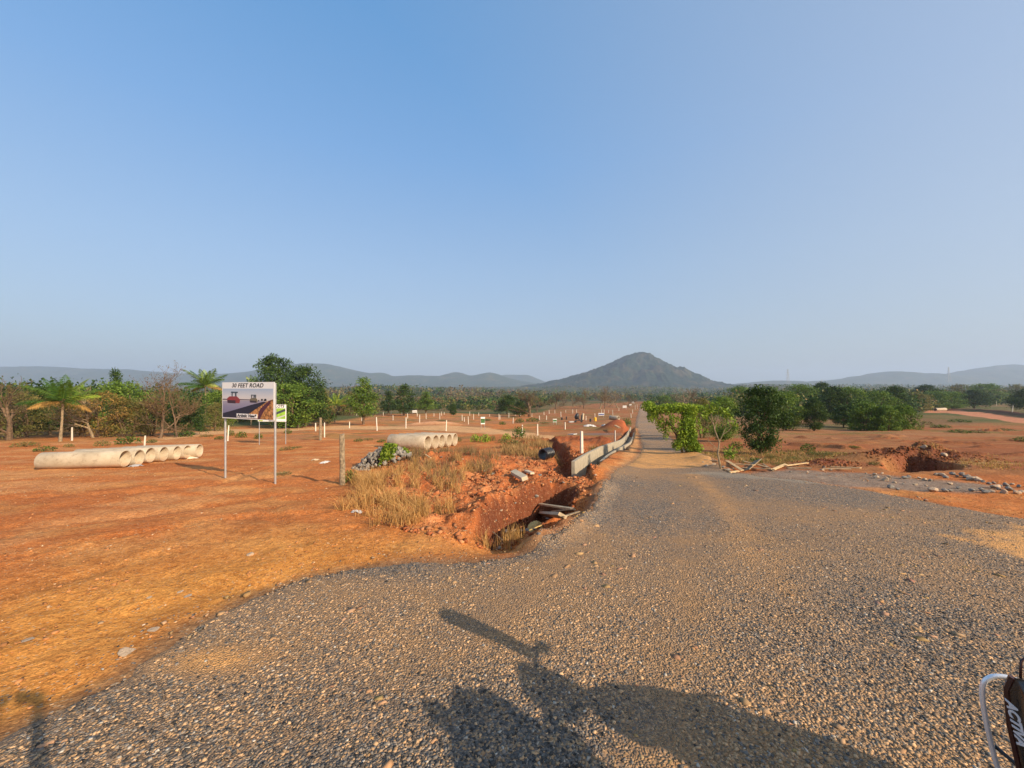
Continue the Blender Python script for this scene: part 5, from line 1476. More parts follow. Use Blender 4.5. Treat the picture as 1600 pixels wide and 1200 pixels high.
# ---- stone heap with a creeper
def heap():
    g = G(597, 726); s = g.y / 600; rng = random.Random(8)
    V_, F_, mb = None, None, MB(); mb2 = MB()
    for k in range(620):
        a_ = rng.uniform(0, 6.283); t = rng.uniform(0, 1) ** .6; x = math.cos(a_) * t * 45 * s; y = math.sin(a_) * t * 26 * s
        top = 26 * s * max(0, 1 - ((x - 8 * s) / (48 * s)) ** 2 * 1.1 - (y / (27 * s)) ** 2) ** .9
        z = top * rng.uniform(.75, 1.0)
        q = rng.uniform(.045, .12) * (1.2 - .3 * t)
        mb.rock((x, y, z + gz(g.x + x, g.y + y) - g.z), (q, q * .8, q * .62), rng, sub=0)
    o = mb.build("stone_heap", M_ROCK, loc=g)
    tag(o, "heap of broken grey stone partly covered by a green creeper", "stone heap", kind='stuff')
    rs = np.random.RandomState(6); n = 1500
    u = rs.uniform(0, 1, n); x = (4 + 38 * u) * s; y = rs.uniform(-26, 6, n) * s * (1 - .4 * u)
    top = 26 * s * np.maximum(0, 1 - ((x - 8 * s) / (48 * s)) ** 2 * 1.0 - (y / (27 * s)) ** 2) ** .9
    C = np.stack([x, y, np.maximum(top, .02) + rs.uniform(.02, .16, n)], -1)
    keep = fbm(x * 3, y * 3, 3, 2) > .38; C = C[keep]
    V, F, c = leaf_quads(C, np.tile([.1, -.6, .6], (len(C), 1)), .10, 'bright', rs, .6)
    r = empty("creeper", g + Vector((0, 0, 0)))
    quads_mesh("leaves", V, F, M_LEAF, r, col=c * .72)
    st = MB()
    for k in range(9):
        x0_ = (8 + 3.6 * k) * s; st.tube([(x0_, -22 * s, .05), (x0_ - 2 * s, -12 * s, 14 * s), (x0_ - 3 * s, -2 * s, 27 * s * (1 - k * .06))], [.008, .006, .004], 4, cap=False)
    st.build("stems", M_TWIG, r)
    tag(r, "green creeper growing over the right half of the stone heap", "creeper")
heap()

# ---- loose rocks one can tell apart
RK = []
rng = random.Random(17)
for k in range(6):
    mb = MB(); mb.rock((0, 0, 0), (.5, .42, .34), rng, rot=(0, 0, 0), sub=2); me = mb.build("stone", M_ROCK if k % 2 else M_ROCKT)
    RK.append(me)
rk_used = [False] * 6
def rock(px, py, wpx, label, k=None, group=None, hf=1.0, name="stone", sink=.25, mat=None):
    k = rng.randrange(6) if k is None else k
    o = RK[k]
    if rk_used[k]: o = RK[k].copy(); COL.objects.link(o)
    rk_used[k] = True
    g = G(px, py); w = wpx / 600 * g.y
    o.scale = (w, w * rng.uniform(.7, 1.1), w * rng.uniform(.7, 1.0) * hf); o.rotation_euler = (rng.uniform(-.3, .3), rng.uniform(-.3, .3), rng.uniform(0, 6))
    o.location = g + Vector((0, 0, w * .34 * hf * (1 - sink * 2) * .8))
    if group:
        size = "tiny" if w < .10 else "small" if w < .17 else "mid sized" if w < .25 else "large"
        tone = "tan" if k % 2 == 0 else "grey"
        label = f"{size} {tone} {label}, {BIN(group, px)}"
    tag(o, label, "stone", group)
GR = {}
def BIN(group, px):
    lo, hi = GR[group]; t = (px - lo) / (hi - lo)
    return ("left end", "left of its middle", "middle", "right of its middle", "right end")[max(0, min(4, int(t * 5)))]
GR.update({"tan stones on the near gravel": (265, 1500), "line of broken stones on the right": (1353, 1600), "broken rocks round the left pit": (617, 930), "stones among the timber debris": (1098, 1300), "slabs half buried at lower left": (45, 300)})
rock(780, 858, 11, "angular dark grey stone on red soil at the gravel edge", 1)
rock(838, 780, 11, "round grey stone lying inside the left pit", 3)
rock(1197, 991, 14, "dark stone lying alone on the gravel, right of centre", 1, hf=.8)
rock(391, 868, 12, "ochre stone on bare soil in front of the big sign", 0, hf=.7)
rock(1443, 700, 9, "brown boulder on the left slope of the right heap", 0); rock(1476, 713, 14, "boulder lying right of the dark hole on the right plot", 2)
for k, (px, py, w) in enumerate(((775, 860, 4), (518, 1088, 12), (546, 1022, 13), (676, 927, 9), (376, 1150, 13), (1328, 1034, 12), (1405, 870, 8), (1070, 845, 5), (716, 1115, 15), (784, 1040, 10), (265, 1115, 14), (1290, 960, 8), (1136, 980, 7), (672, 1180, 15), (997, 1105, 9), (1180, 1128, 8), (1490, 905, 8), (1262, 893, 7), (840, 957, 7), (950, 900, 6), (1100, 905, 6), (602, 905, 6))):
    rock(px, py, w, "flat stone trodden into the foreground gravel", (0, 2, 4)[k % 3], "tan stones on the near gravel", hf=.35, sink=.1)
for k, (px, py, w) in enumerate(((1353, 741, 4), (1366, 743, 8), (1378, 741, 6), (1370, 747, 7), (1383, 751, 8), (1389, 746, 6), (1397, 755, 5), (1414, 748, 9), (1420, 746, 6), (1437, 748, 5), (1444, 751, 7), (1453, 752, 6), (1462, 743, 8), (1472, 744, 10), (1478, 747, 7), (1488, 742, 8), (1495, 745, 5),
                                 (1503, 743, 8), (1508, 747, 9), (1513, 745, 7), (1517, 750, 9), (1524, 749, 8), (1530, 752, 9), (1536, 754, 6), (1545, 757, 7), (1553, 756, 6), (1562, 760, 6), (1572, 760, 9), (1582, 758, 6), (1592, 762, 8), (1458, 768, 13), (1476, 769, 11), (1484, 768, 7), (1392, 763, 10), (1403, 766, 6),
                                 (1498, 764, 6), (1519, 768, 8), (1533, 767, 10), (1541, 771, 11), (1549, 769, 8), (1560, 766, 7), (1568, 771, 9), (1577, 767, 13), (1588, 772, 10), (1597, 770, 8), (1430, 758, 5), (1485, 757, 6), (1447, 760, 5), (1411, 757, 4), (1556, 763, 10))):
    rock(px, py, w * 1.25, "stone in the line of rubble on the right", None, "line of broken stones on the right", hf=1.0, sink=.15)
for k, (px, py, w) in enumerate(((844, 744, 12), (700, 742, 7), (770, 742, 10), (757, 737, 6), (788, 770, 6), (805, 790, 6), (740, 735, 6), (723, 720, 5), (860, 756, 6), (880, 757, 5), (900, 748, 5), (930, 744, 7), (866, 735, 5), (690, 716, 6), (676, 722, 6), (617, 744, 7), (880, 800, 6), (1097, 842, 5), (815, 832, 10), (800, 833, 12), (824, 831, 12), (834, 828, 10), (842, 835, 9), (790, 836, 9), (810, 838, 11), (855, 812, 7), (775, 815, 5), (783, 800, 6))):
    rock(px, py, w, "rock on the dug mound and pit rim", (1, 3, 5, 0)[k % 4], "broken rocks round the left pit", hf=.8)
for k, (px, py, w) in enumerate(((1098, 724, 6), (1104, 729, 8), (1110, 733, 6), (1116, 727, 7), (1130, 731, 7), (1138, 735, 8), (1145, 733, 5), (1285, 735, 7), (1288, 731, 6), (1298, 735, 5), (1235, 738, 5), (1262, 738, 4))):
    rock(px, py, w, "stone among the timber debris", (1, 3, 5, 0)[k % 4], "stones among the timber debris")
for k, (px, py, w, hf) in enumerate(((200, 1019, 26, .16), (45, 1000, 24, .14), (240, 985, 22, .14), (295, 932, 14, .2), (282, 925, 13, .2), (232, 935, 10, .2), (240, 1045, 20, .2), (180, 1070, 14, .3), (60, 1155, 26, .3), (205, 1185, 14, .3))):
    rock(px, py, w, "flat slab half buried in yellow soil", (0, 2, 4)[k % 3], "slabs half buried at lower left", hf=hf, sink=.1)

# ---- broken boards, slabs and litter
def board(name, mat, p0, p1, w, th, label, cat, group=None, tilt=0, lift=.02, z1=0.0, w1=None):
    """a board laid from one spot of the ground to another"""
    a_ = G(*p0); b_ = G(*p1); b_.z += z1
    d = b_ - a_; L = d.length
    mb = MB(); rg = random.Random(int(p0[0] * 7 + p1[0]))
    V = []; ww = w / 2; w2 = (w1 or w) / 2
    for x, hw in ((0, ww), (L * .33, ww * rg.uniform(.95, 1.05)), (L * .66, w2 * rg.uniform(.95, 1.05)), (L, w2)):
        j = rg.uniform(-.02, .02) * L
        for y, z in ((-hw, 0), (hw, 0), (hw, th), (-hw, th)): V.append((x + (j if x in (0, L) else 0) * (1 if y > 0 else -1), y, z))
    F = [(3, 2, 1, 0), (12, 13, 14, 15)]
    for i in range(3):
        for k in range(4): F.append((i * 4 + k, i * 4 + (k + 1) % 4, (i + 1) * 4 + (k + 1) % 4, (i + 1) * 4 + k))
    mb.add(V, F)
    o = mb.build(name, mat, loc=a_ + Vector((0, 0, lift)))
    o.rotation_euler = (tilt, -math.asin(max(-1, min(1, d.z / L))), yaw(d))
    tag(o, label, cat, group)
    return o
M_SLAB = simple("broken_slab", (.50, .38, .24), .9, var=.2, scale=8, bumpd=.006)
board("broken_slab", M_SLAB, (843, 797), (895, 804), .06, .035, "long narrow broken slab at the far side of the pit rubbish", "slab", lift=.09, tilt=.2)
board("broken_slab", M_SLAB, (845, 810), (878, 812), .13, .05, "thick pale broken slab lying flat beside the pit", "slab", lift=.03, tilt=-.5)
board("broken_slab", M_SLAB, (862, 806), (897, 803), .07, .03, "thin pale slab crossing behind the thick slab", "slab", lift=.07, tilt=-.3)
board("broken_slab", M_WOOD, (880, 812), (905, 803), .03, .015, "narrow wooden stick right of the thick slab", "stick", lift=.03)
board("broken_slab", M_CONC, (803, 742), (821, 752), .16, .10, "pale concrete chunk lying on the red mound", "slab", lift=.02, tilt=.3)
board("broken_slab", M_CONC, (822, 739), (832, 743), .12, .05, "small pale slab up the slope from the concrete chunk", "slab", lift=.03)
board("stick", M_PLANK, (664, 713), (673, 724), .05, .03, "pale stick poking out of the soil right of the stone heap", "stick", lift=.05, z1=.1)
board("stick", M_WOOD, (770, 834), (800, 836), .015, .012, "thin dry stick lying at the near rim of the pit", "stick")
board("stick", M_WOOD, (724, 833), (770, 834), .012, .01, "long thin stick left of the pit", "stick")
def cloth(px, py, wx, wy, hh, mat, label, name, seed, rz=0):
    g = G(px, py); s = g.y / 600; nx, ny = 22, 14; V = []; F = []
    for j in range(ny):
        for i in range(nx):
            u, v = i / (nx - 1) - .5, j / (ny - 1) - .5
            e_ = max(0, 1 - (2 * u) ** 2 * .9 - (2 * v) ** 2 * .9)
            w = .12 * math.sin(i * 1.3 + seed + j)
            X_, Y_ = (u + w * .12) * wx * s, (v + w * .2) * wy * s
            c, sn = math.cos(rz), math.sin(rz); X_, Y_ = X_ * c - Y_ * sn, X_ * sn + Y_ * c
            z = hh * s * (e_ ** .6) * (.55 + .9 * float(vnoise(i * .55 + seed, j * .55))) + gz(g.x + X_, g.y + Y_) - g.z - .01 * (e_ <= 0)
            V.append((X_, Y_, z + .012))
    for j in range(ny - 1):
        for i in range(nx - 1): F.append((j * nx + i, j * nx + i + 1, (j + 1) * nx + i + 1, (j + 1) * nx + i))
    mb = MB(); mb.add(V, F); return tag(mb.build(name, mat, loc=g), label, "sack" if "sack" in name else "sheet")
M_SACK = simple("jute_sack", (.55, .38, .15), .9, var=.2, scale=9, bumpd=.01)
cloth(836, 822, 34, 13, 5, M_SACK, "crumpled yellowish sack at the pit's near edge", "sack", 1, .75)
cloth(921, 667, 20, 14, 2.5, M_WSHEET, "torn white and grey sheet lying in front of the yellow drum", "plastic_sheet", 4, .1)
cloth(947, 666, 13, 30, 3, M_WSHEET, "pale sheet at the foot of the red heap", "plastic_sheet", 7)
cloth(212, 728.5, 14, 16, 2, flat("grey_plastic", (.35, .34, .34)), "scrap of grey plastic in front of the long pipe row", "plastic_sheet", 2)
cloth(508, 723, 13, 16, 1.6, M_WSHEET, "thin pale scrap of plastic on soil left of the rough post", "plastic_sheet", 5)
cloth(493, 719, 10, 12, 1.6, M_SLAB, "brownish scrap on soil left of the pale plastic scrap", "plastic_sheet", 6)
cloth(418, 938, 5, 5, 1, flat("green_plastic", (.02, .28, .16)), "tiny green plastic scrap where gravel meets soil", "plastic_scrap", 3)
cloth(558, 800, 16, 10, 2, M_WSHEET, "small pale scrap of paper under the dry grass", "paper_scrap", 8)
for k, (a_, b_, w, lab) in enumerate((((1100, 720), (1122, 722), .10, "short pale plank left of the thin trunk"), ((1136, 722), (1160, 739), .14, "grey plank leaning right of the thin trunk"), ((1148, 728), (1178, 733), .16, "pale plank under the raised broken board"),
    ((1165, 737), (1185, 726), .34, "broad raised broken board in the timber debris"), ((1160, 733), (1206, 737), .13, "long plank lying flat below the raised board"), ((1160, 723), (1200, 737), .08, "thin plank crossing behind the raised board"), ((1192, 726), (1208, 737), .08, "short leaning plank right of the raised board"),
    ((1208, 736), (1228, 729), .14, "bright slanting plank at the right of the timber debris"), ((1228, 731), (1262, 729), .10, "long flat plank leading toward the red heap"), ((1230, 733), (1268, 733), .08, "thin plank below the long flat plank"), ((1286, 735), (1330, 737), .10, "flat plank in front of the small red hollow"), ((1298, 733), (1345, 738), .10, "long pale plank at the edge of the grey dust strip"),
    ((1132, 735), (1150, 742), .10, "reddish plank at the near corner of the timber debris"), ((1140, 741), (1154, 740), .09, "short orange plank at the road edge"))):
    board("plank", M_PLANK if k % 3 else M_WOOD, a_, b_, w * .75, .022, lab, "plank", "timber debris beside the road", lift=.02 + .02 * (k % 3), tilt=(-.5 if k == 3 else .12 * (k % 2)), z1=(.14 if k == 3 else .03 * (k % 3)))
for k, (a_, b_, lab) in enumerate((((962, 664), (971, 668), "long pole leaning down the red heap"), ((969, 664), (977, 667), "short pole on the right slope of the red heap"), ((961, 674), (968, 676.5), "pinkish stick lying beside the pinkish stake"))):
    board("pole", M_PLANK, a_, b_, .22, .12, lab, "pole", lift=.3 if k < 2 else .5)
board("white_slab", M_WSHEET, (890, 680), (899, 681), .4, .08, "white slab lying flat on the red plot", "slab", lift=.05, tilt=.1)

# ---- black mixer and drum on the plot
def mixer():
    g = G(905, 659.5); s = g.y / 600; r = empty("concrete_mixer", g, .2)
    mb = MB(); mb.tube([(-4 * s, 0, 5 * s), (-4.6 * s, 0, 8 * s), (-3 * s, 0, 12 * s), (-1.6 * s, 0, 13.5 * s)], [2.2 * s, 3.4 * s, 2.8 * s, 1.6 * s], 16); mb.build("drum", M_BLACKP, r, smooth=True)
    mb = MB(); mb.box((0, 0, 3.2 * s), (12 * s, 3 * s, 1.0 * s)); mb.box((4 * s, 0, 7 * s), (1.2 * s, 3 * s, 9 * s), rot=(0, .15, 0)); mb.box((-1 * s, 0, 6 * s), (1 * s, 3 * s, 6 * s), rot=(0, -.5, 0)); mb.build("frame", M_BLACKP, r)
    mb = MB(); mb.box((6 * s, -.5 * s, 9 * s), (2.2 * s, 3.2 * s, 10 * s), rot=(0, .08, 0), bevel=.3 * s); mb.build("hopper", M_CONC, r)
    for x in (-7, 3):
        mb = MB(); mb.tube([(x * s, -2.6 * s, 1.6 * s), (x * s, -1.7 * s, 1.6 * s)], 1.7 * s, 14); mb.build("wheel", M_BLACKP, r)
    mb = MB(); mb.box((-13 * s, 0, 1.2 * s), (8 * s, 4 * s, 1.6 * s), rot=(0, 0, .1)); mb.build("skid", M_GALV, r)
    tag(r, "black concrete mixer with a pale hopper on the red plot", "machine")
mixer()
def barrel(px, py, wpx, hpx, mat, label):
    g = G(px, py); s = g.y / 600; mb = MB(); h = hpx * s; w = wpx * s / 2
    mb.tube([(0, 0, 0), (0, 0, h * .02), (0, 0, h * .33), (0, 0, h * .36), (0, 0, h * .39), (0, 0, h * .64), (0, 0, h * .67), (0, 0, h * .7), (0, 0, h)], [w * .97, w, w, w * 1.05, w, w, w * 1.05, w, w * .98], 16)
    tag(mb.build("drum", mat, loc=g), label, "drum")
barrel(930, 658, 4, 6, flat("yellow_paint", (.75, .42, .03)), "yellow drum standing behind the white sheet")
barrel(922.5, 659, 3, 5, M_BLACKP, "dark drum left of the yellow drum"); barrel(878, 657, 2.5, 4, M_BLACKP, "black drum left of the black mixer"); barrel(885, 656, 1.8, 5, M_BLACKP, "thin black canister beside the black mixer")

# ---- pylons
def pylon(px, base, top, dist, label, arms=3):
    x = (px - 800) / 600 * dist; zb = EYE + (605 - base) / 600 * dist; zt = EYE + (605 - top) / 600 * dist; h = zt - zb; w = h * .10; t = .55 * dist / 1400
    zb -= 18; 
    r = empty("transmission_tower", (x, dist, zb)); hh = h + 18; mb = MB()
    def W(f): return w * (1 - f) ** 1.2 * 1.1 + w * .14
    L = [0, .18, .34, .48, .60, .70, .79, .87, .94, 1.0]
    for sx, sy in ((-1, -1), (1, -1), (1, 1), (-1, 1)): mb.tube([(sx * W(f), sy * W(f), f * hh) for f in L], t * .5, 4)
    for i in range(len(L) - 1):
        a_, b_ = L[i], L[i + 1]
        for sy in (-1, 1):
            mb.tube([(-W(a_), sy * W(a_), a_ * hh), (W(b_), sy * W(b_), b_ * hh)], t * .28, 3); mb.tube([(W(a_), sy * W(a_), a_ * hh), (-W(b_), sy * W(b_), b_ * hh)], t * .28, 3)
        for sx in (-1, 1): mb.tube([(sx * W(a_), -W(a_), a_ * hh), (sx * W(b_), W(b_), b_ * hh)], t * .28, 3)
    mb.build("lattice", M_GALV, r)
    for f, l in ((.72, .17), (.83, .15), (.94, .11)):
        k = MB(); k.tube([(-h * l, 0, f * hh), (0, 0, f * hh + h * .03), (h * l, 0, f * hh)], t * .4, 4); k.tube([(-h * l, 0, f * hh), (h * l, 0, f * hh)], t * .4, 4); k.build("cross_arm", M_GALV, r)
    tag(r, label, "pylon")
pylon(1231, 598, 577, 1400, "tall grey lattice pylon on the skyline right of the big hill")
pylon(1482, 590, 573.5, 1500, "lattice pylon standing in the dip between the right hills")
pylon(1284, 598, 592.5, 2300, "tiny faint pylon between the two tall ones")
# ------------------------------------------------------------------ scooter at the right edge (most of it lies outside the view, its shadow does not)
def scooter():
    r = empty("scooter", (0, 0, 0))
    tag(r, "black scooter with chrome guard and white lettering at lower right corner", "scooter")
    M_PAINT = flat("black_paint", (.012, .011, .012), .22, spec=.6)
    nt = M_PAINT.node_tree; b = nt.nodes["Principled BSDF"]; b.inputs["Coat Weight"].default_value = .6
    nt.links.new(ramp(nt, noise(nt, nt.nodes.new("ShaderNodeTexCoord").outputs["Object"], 30, 4, .7).outputs[0], [(.4, .18), (.75, .6)]), b.inputs["Roughness"])
    M_CHROME = flat("chrome", (.88, .90, .93), .32, .45)
    M_RUB = simple("rubber", (.02, .02, .02), .8, var=.2)
    M_SEAT = simple("seat_vinyl", (.02, .018, .016), .5, var=.2)
    M_BRN = flat("maroon_trim", (.05, .016, .012), .35, spec=.5)
    yc = .76; g0 = gz(1.6, yc)
    def loft(secs, mat, name, par=r):
        """secs: (x, halfwidth, zlow, zhigh) rounded sections along x"""
        V = []; F = []; n = 16
        for x, hw, z0, z1 in secs:
            for k in range(n):
                a_ = 2 * math.pi * k / n; c, s = math.cos(a_), math.sin(a_)
                c = math.copysign(abs(c) ** .6, c); s = math.copysign(abs(s) ** .6, s)
                V.append((x, yc + hw * c, (z0 + z1) / 2 + (z1 - z0) / 2 * s))
        for i in range(len(secs) - 1):
            for k in range(n): F.append((i * n + k, i * n + (k + 1) % n, (i + 1) * n + (k + 1) % n, (i + 1) * n + k))
        F += [tuple(range(n - 1, -1, -1)), tuple(range((len(secs) - 1) * n, len(secs) * n))]
        mb = MB(); mb.add(V, F); return mb.build(name, mat, par, smooth=True)
    r.location = (.014, 0, 0)
    # front apron: a shield standing across the bike, its left flank reaches into view
    V = []; F = []; nn = 13
    rows = [(.30, 1.37, .20), (.45, 1.325, .235), (.62, 1.290, .245), (.76, 1.262, .248), (.86, 1.250, .245), (.895, 1.255, .238), (.915, 1.29, .18), (.95, 1.38, .11)]
    for z, x, hw in rows:
        for k in range(nn):
            u = -1 + 2 * k / (nn - 1)
            V.append((x + .10 * abs(u) ** 3 * .35, yc + u * hw, z))
    m = len(rows)
    for z, x, hw in rows:
        for k in range(nn):
            u = -1 + 2 * k / (nn - 1); V.append((x + .07 + .10 * abs(u) ** 3 * .35, yc + u * hw * .97, z))
    for i in range(m - 1):
        for k in range(nn - 1):
            F.append((i * nn + k, i * nn + k + 1, (i + 1) * nn + k + 1, (i + 1) * nn + k)); o_ = m * nn
            F.append((o_ + i * nn + k, o_ + (i + 1) * nn + k, o_ + (i + 1) * nn + k + 1, o_ + i * nn + k + 1))
    for i in range(m - 1):
        for k in (0, nn - 1): F.append((i * nn + k, (i + 1) * nn + k, m * nn + (i + 1) * nn + k, m * nn + i * nn + k))
    for k in range(nn - 1):
        F.append((k, k + 1, m * nn + k + 1, m * nn + k)); F.append(((m - 1) * nn + k, (m - 1) * nn + k + 1, m * nn + (m - 1) * nn + k + 1, m * nn + (m - 1) * nn + k))
    mb = MB(); mb.add(V, F); ap = mb.build("apron", M_PAINT, r, smooth=True)
    tr = MB(); tr.tube([(rows[i][1] + .035, yc + rows[i][2] + .002, rows[i][0]) for i in range(6)], .008, 6); tr.build("edge_trim", M_BRN, r)
    # lettering runs down the flank of the apron
    nrm = Vector((-1, -.10, .05)).normalized(); down = Vector((.15, -.25, -1)); down = (down - nrm * down.dot(nrm)).normalized()
    upv = nrm.cross(down)
    t = text("ACTIVA", .027, (1.243, .958, .812), r, "lettering", flat("silver_letters", (.62, .62, .62), .35), .3, .0008, bold=.0012)
    Mx = Matrix((down, upv, nrm)).transposed(); t.rotation_euler = Mx.to_euler(); t.scale = (1, 1, 1)
    # chrome guard loop beside the apron
    gd = MB()
    loop = [(1.352, 1.02, .862), (1.33, 1.035, .868), (1.300, 1.05, .862), (1.282, 1.058, .838), (1.283, 1.06, .79), (1.300, 1.06, .70), (1.325, 1.06, .60), (1.36, 1.05, .48), (1.42, 1.03, .38), (1.50, .98, .33)]
    pts = []
    for i in range(len(loop) - 1):
        for q in range(4): pts.append(Vector(loop[i]).lerp(Vector(loop[i + 1]), q / 4))
    pts.append(Vector(loop[-1]))
    for _ in range(3): pts = [pts[0]] + [(pts[i - 1] + pts[i] * 2 + pts[i + 1]) / 4 for i in range(1, len(pts) - 1)] + [pts[-1]]
    gd.tube(pts, .0058, 12); gd.build("guard", M_CHROME, r, smooth=True)
    br = MB(); br.tube([(1.318, 1.06, .66), (1.335, 1.02, .64), (1.36, .98, .64)], .005, 8); br.tube([(1.335, 1.034, .866), (1.345, 1.01, .85), (1.36, .98, .84)], .006, 8); br.build("bracket", M_BLACKP, r, smooth=True)
    g2 = MB(); g2.tube([(p.x, 2 * yc - p.y, p.z) for p in pts], .0058, 10); g2.build("guard", M_CHROME, r, smooth=True)
    cb = MB(); cb.tube([(1.31, 1.0, .892), (1.325, 1.01, .93), (1.37, 1.0, .975), (1.45, .96, 1.0), (1.6, .90, 1.02), (1.74, .86, 1.03)], .003, 6); cb.build("cable", M_BRN, r, smooth=True)
    # fork, head, bars, mirrors: out of view, placed and sized for their cast shadow
    fk = MB(); fk.tube([(1.30, yc - .08, .30 + g0), (1.52, yc - .06, .72)], .02, 8); fk.tube([(1.30, yc + .08, .30 + g0), (1.52, yc + .06, .72)], .02, 8); fk.tube([(1.50, yc, .70), (2.10, yc, 1.06)], .03, 10); fk.build("fork", M_GALV, r)
    loft([(2.02, .08, .98, 1.08), (2.06, .14, .96, 1.14), (2.12, .16, .98, 1.18), (2.20, .14, 1.0, 1.18), (2.28, .08, 1.02, 1.13)], M_PAINT, "headset")
    hl = MB(); hl.tube([(1.50, yc, .97), (1.535, yc, .975), (1.56, yc, .98)], [.05, .075, .08], 18); hl.build("headlight", flat("lamp_glass", (.55, .56, .58), .1, spec=.8), r, smooth=True)
    hb = MB(); hb.tube([(2.24, yc - .38, 1.08), (2.18, yc - .25, 1.11), (2.14, yc, 1.11), (2.16, yc + .25, 1.11), (2.18, yc + .42, 1.08)], .014, 8); hb.build("handlebar", M_GALV, r)
    for s, mx, my, mz in ((-1, 1.82, .32, 1.25), (1, 1.95, 1.18, 1.31)):
        gp = MB(); gp.tube([(2.2, yc + s * .30, 1.09), (2.21, yc + s * .42, 1.08)], .022, 10); gp.build("grip", M_RUB, r)
        lv = MB(); lv.tube([(2.16, yc + s * .26, 1.09), (2.12, yc + s * .34, 1.085), (2.16, yc + s * .44, 1.075)], .006, 6); lv.build("lever", M_CHROME, r)
        mi = MB(); mi.tube([(2.15, yc + s * .26, 1.11), (2.08, (my + yc + s * .26) / 2, 1.19), (mx + .01, my, mz)], [.05, .065, .085] if s > 0 else .007, 10); mi.build("mirror_stalk", M_BLACKP, r)  # left stalk thickened out of view to widen the shadow it casts
        V = []; n = 20
        for dx in (-.014, .014):
            for k in range(n): V.append((mx + dx, my + (.10 if s > 0 else .07) * math.cos(k / n * 6.283), mz + .03 + .065 * math.sin(k / n * 6.283)))
        h = MB(); h.add(V, [tuple(range(n)), tuple(range(2 * n - 1, n - 1, -1))] + [(k, k + n, (k + 1) % n + n, (k + 1) % n) for k in range(n)]); h.build("mirror", M_BLACKP, r)
    # body
    fb = MB(); fb.box((1.82, yc, .36 + g0), (.74, .34, .05), bevel=.015); fb.build("floorboard", M_RUB, r)
    ls = MB(); ls.box((1.46, yc, .68), (.05, .42, .52), rot=(0, .18, 0), bevel=.015); ls.build("leg_shield", M_PAINT, r)
    loft([(2.16, .10, .42, .76), (2.24, .16, .36, .86), (2.4, .19, .36, .90), (2.60, .20, .40, .90), (2.80, .16, .50, .88), (2.96, .08, .62, .84)], M_PAINT, "rear_body")
    loft([(2.16, .07, .86, .92), (2.22, .14, .86, 1.0), (2.42, .165, .87, 1.02), (2.62, .16, .87, 1.0), (2.80, .12, .86, .95), (2.86, .06, .86, .92)], M_SEAT, "seat")
    tl = MB(); tl.box((2.96, yc, .73), (.04, .12, .08), bevel=.01); tl.build("tail_light", flat("red_lens", (.35, .01, .01), .15), r)
    gr = MB(); gr.tube([(2.62, yc - .17, .90), (2.88, yc - .13, .93), (2.96, yc, .94), (2.88, yc + .13, .93), (2.62, yc + .17, .90)], .012, 8); gr.build("grab_rail", M_CHROME, r, smooth=True)
    for x, nm in ((1.30, "front_wheel"), (2.66, "rear_wheel")):
        gzw = gz(x, yc) + .02
        w = MB(); w.tube([(x, yc - .035, .225 + gzw), (x, yc - .03, .225 + gzw), (x, yc + .03, .225 + gzw), (x, yc + .035, .225 + gzw)], [.09, .13, .13, .09], 20); wo = w.build("wheel", M_GALV, r)
        V = []; F = []; N1, N2 = 32, 10
        for i in range(N1):
            a_ = i / N1 * 6.283
            for k in range(N2):
                b_ = k / N2 * 6.283; R = .178 + .047 * math.cos(b_); V.append((x + R * math.cos(a_), yc + .047 * math.sin(b_), .225 + gzw + R * math.sin(a_)))
        for i in range(N1):
            for k in range(N2): F.append((i * N2 + k, i * N2 + (k + 1) % N2, ((i + 1) % N1) * N2 + (k + 1) % N2, ((i + 1) % N1) * N2 + k))
        ty = MB(); ty.add(V, F); ty.build("tyre", M_RUB, wo, smooth=True)
    loft([(1.06, .04, .30, .34), (1.12, .065, .40, .46), (1.30, .075, .48, .53), (1.44, .065, .42, .50), (1.5, .04, .34, .42)], M_PAINT, "fender")
    st = MB(); st.tube([(2.35, yc + .12, .32), (2.42, yc + .26, gz(2.42, yc + .26) + .01)], .012, 8); st.build("side_stand", M_GALV, r)
scooter()

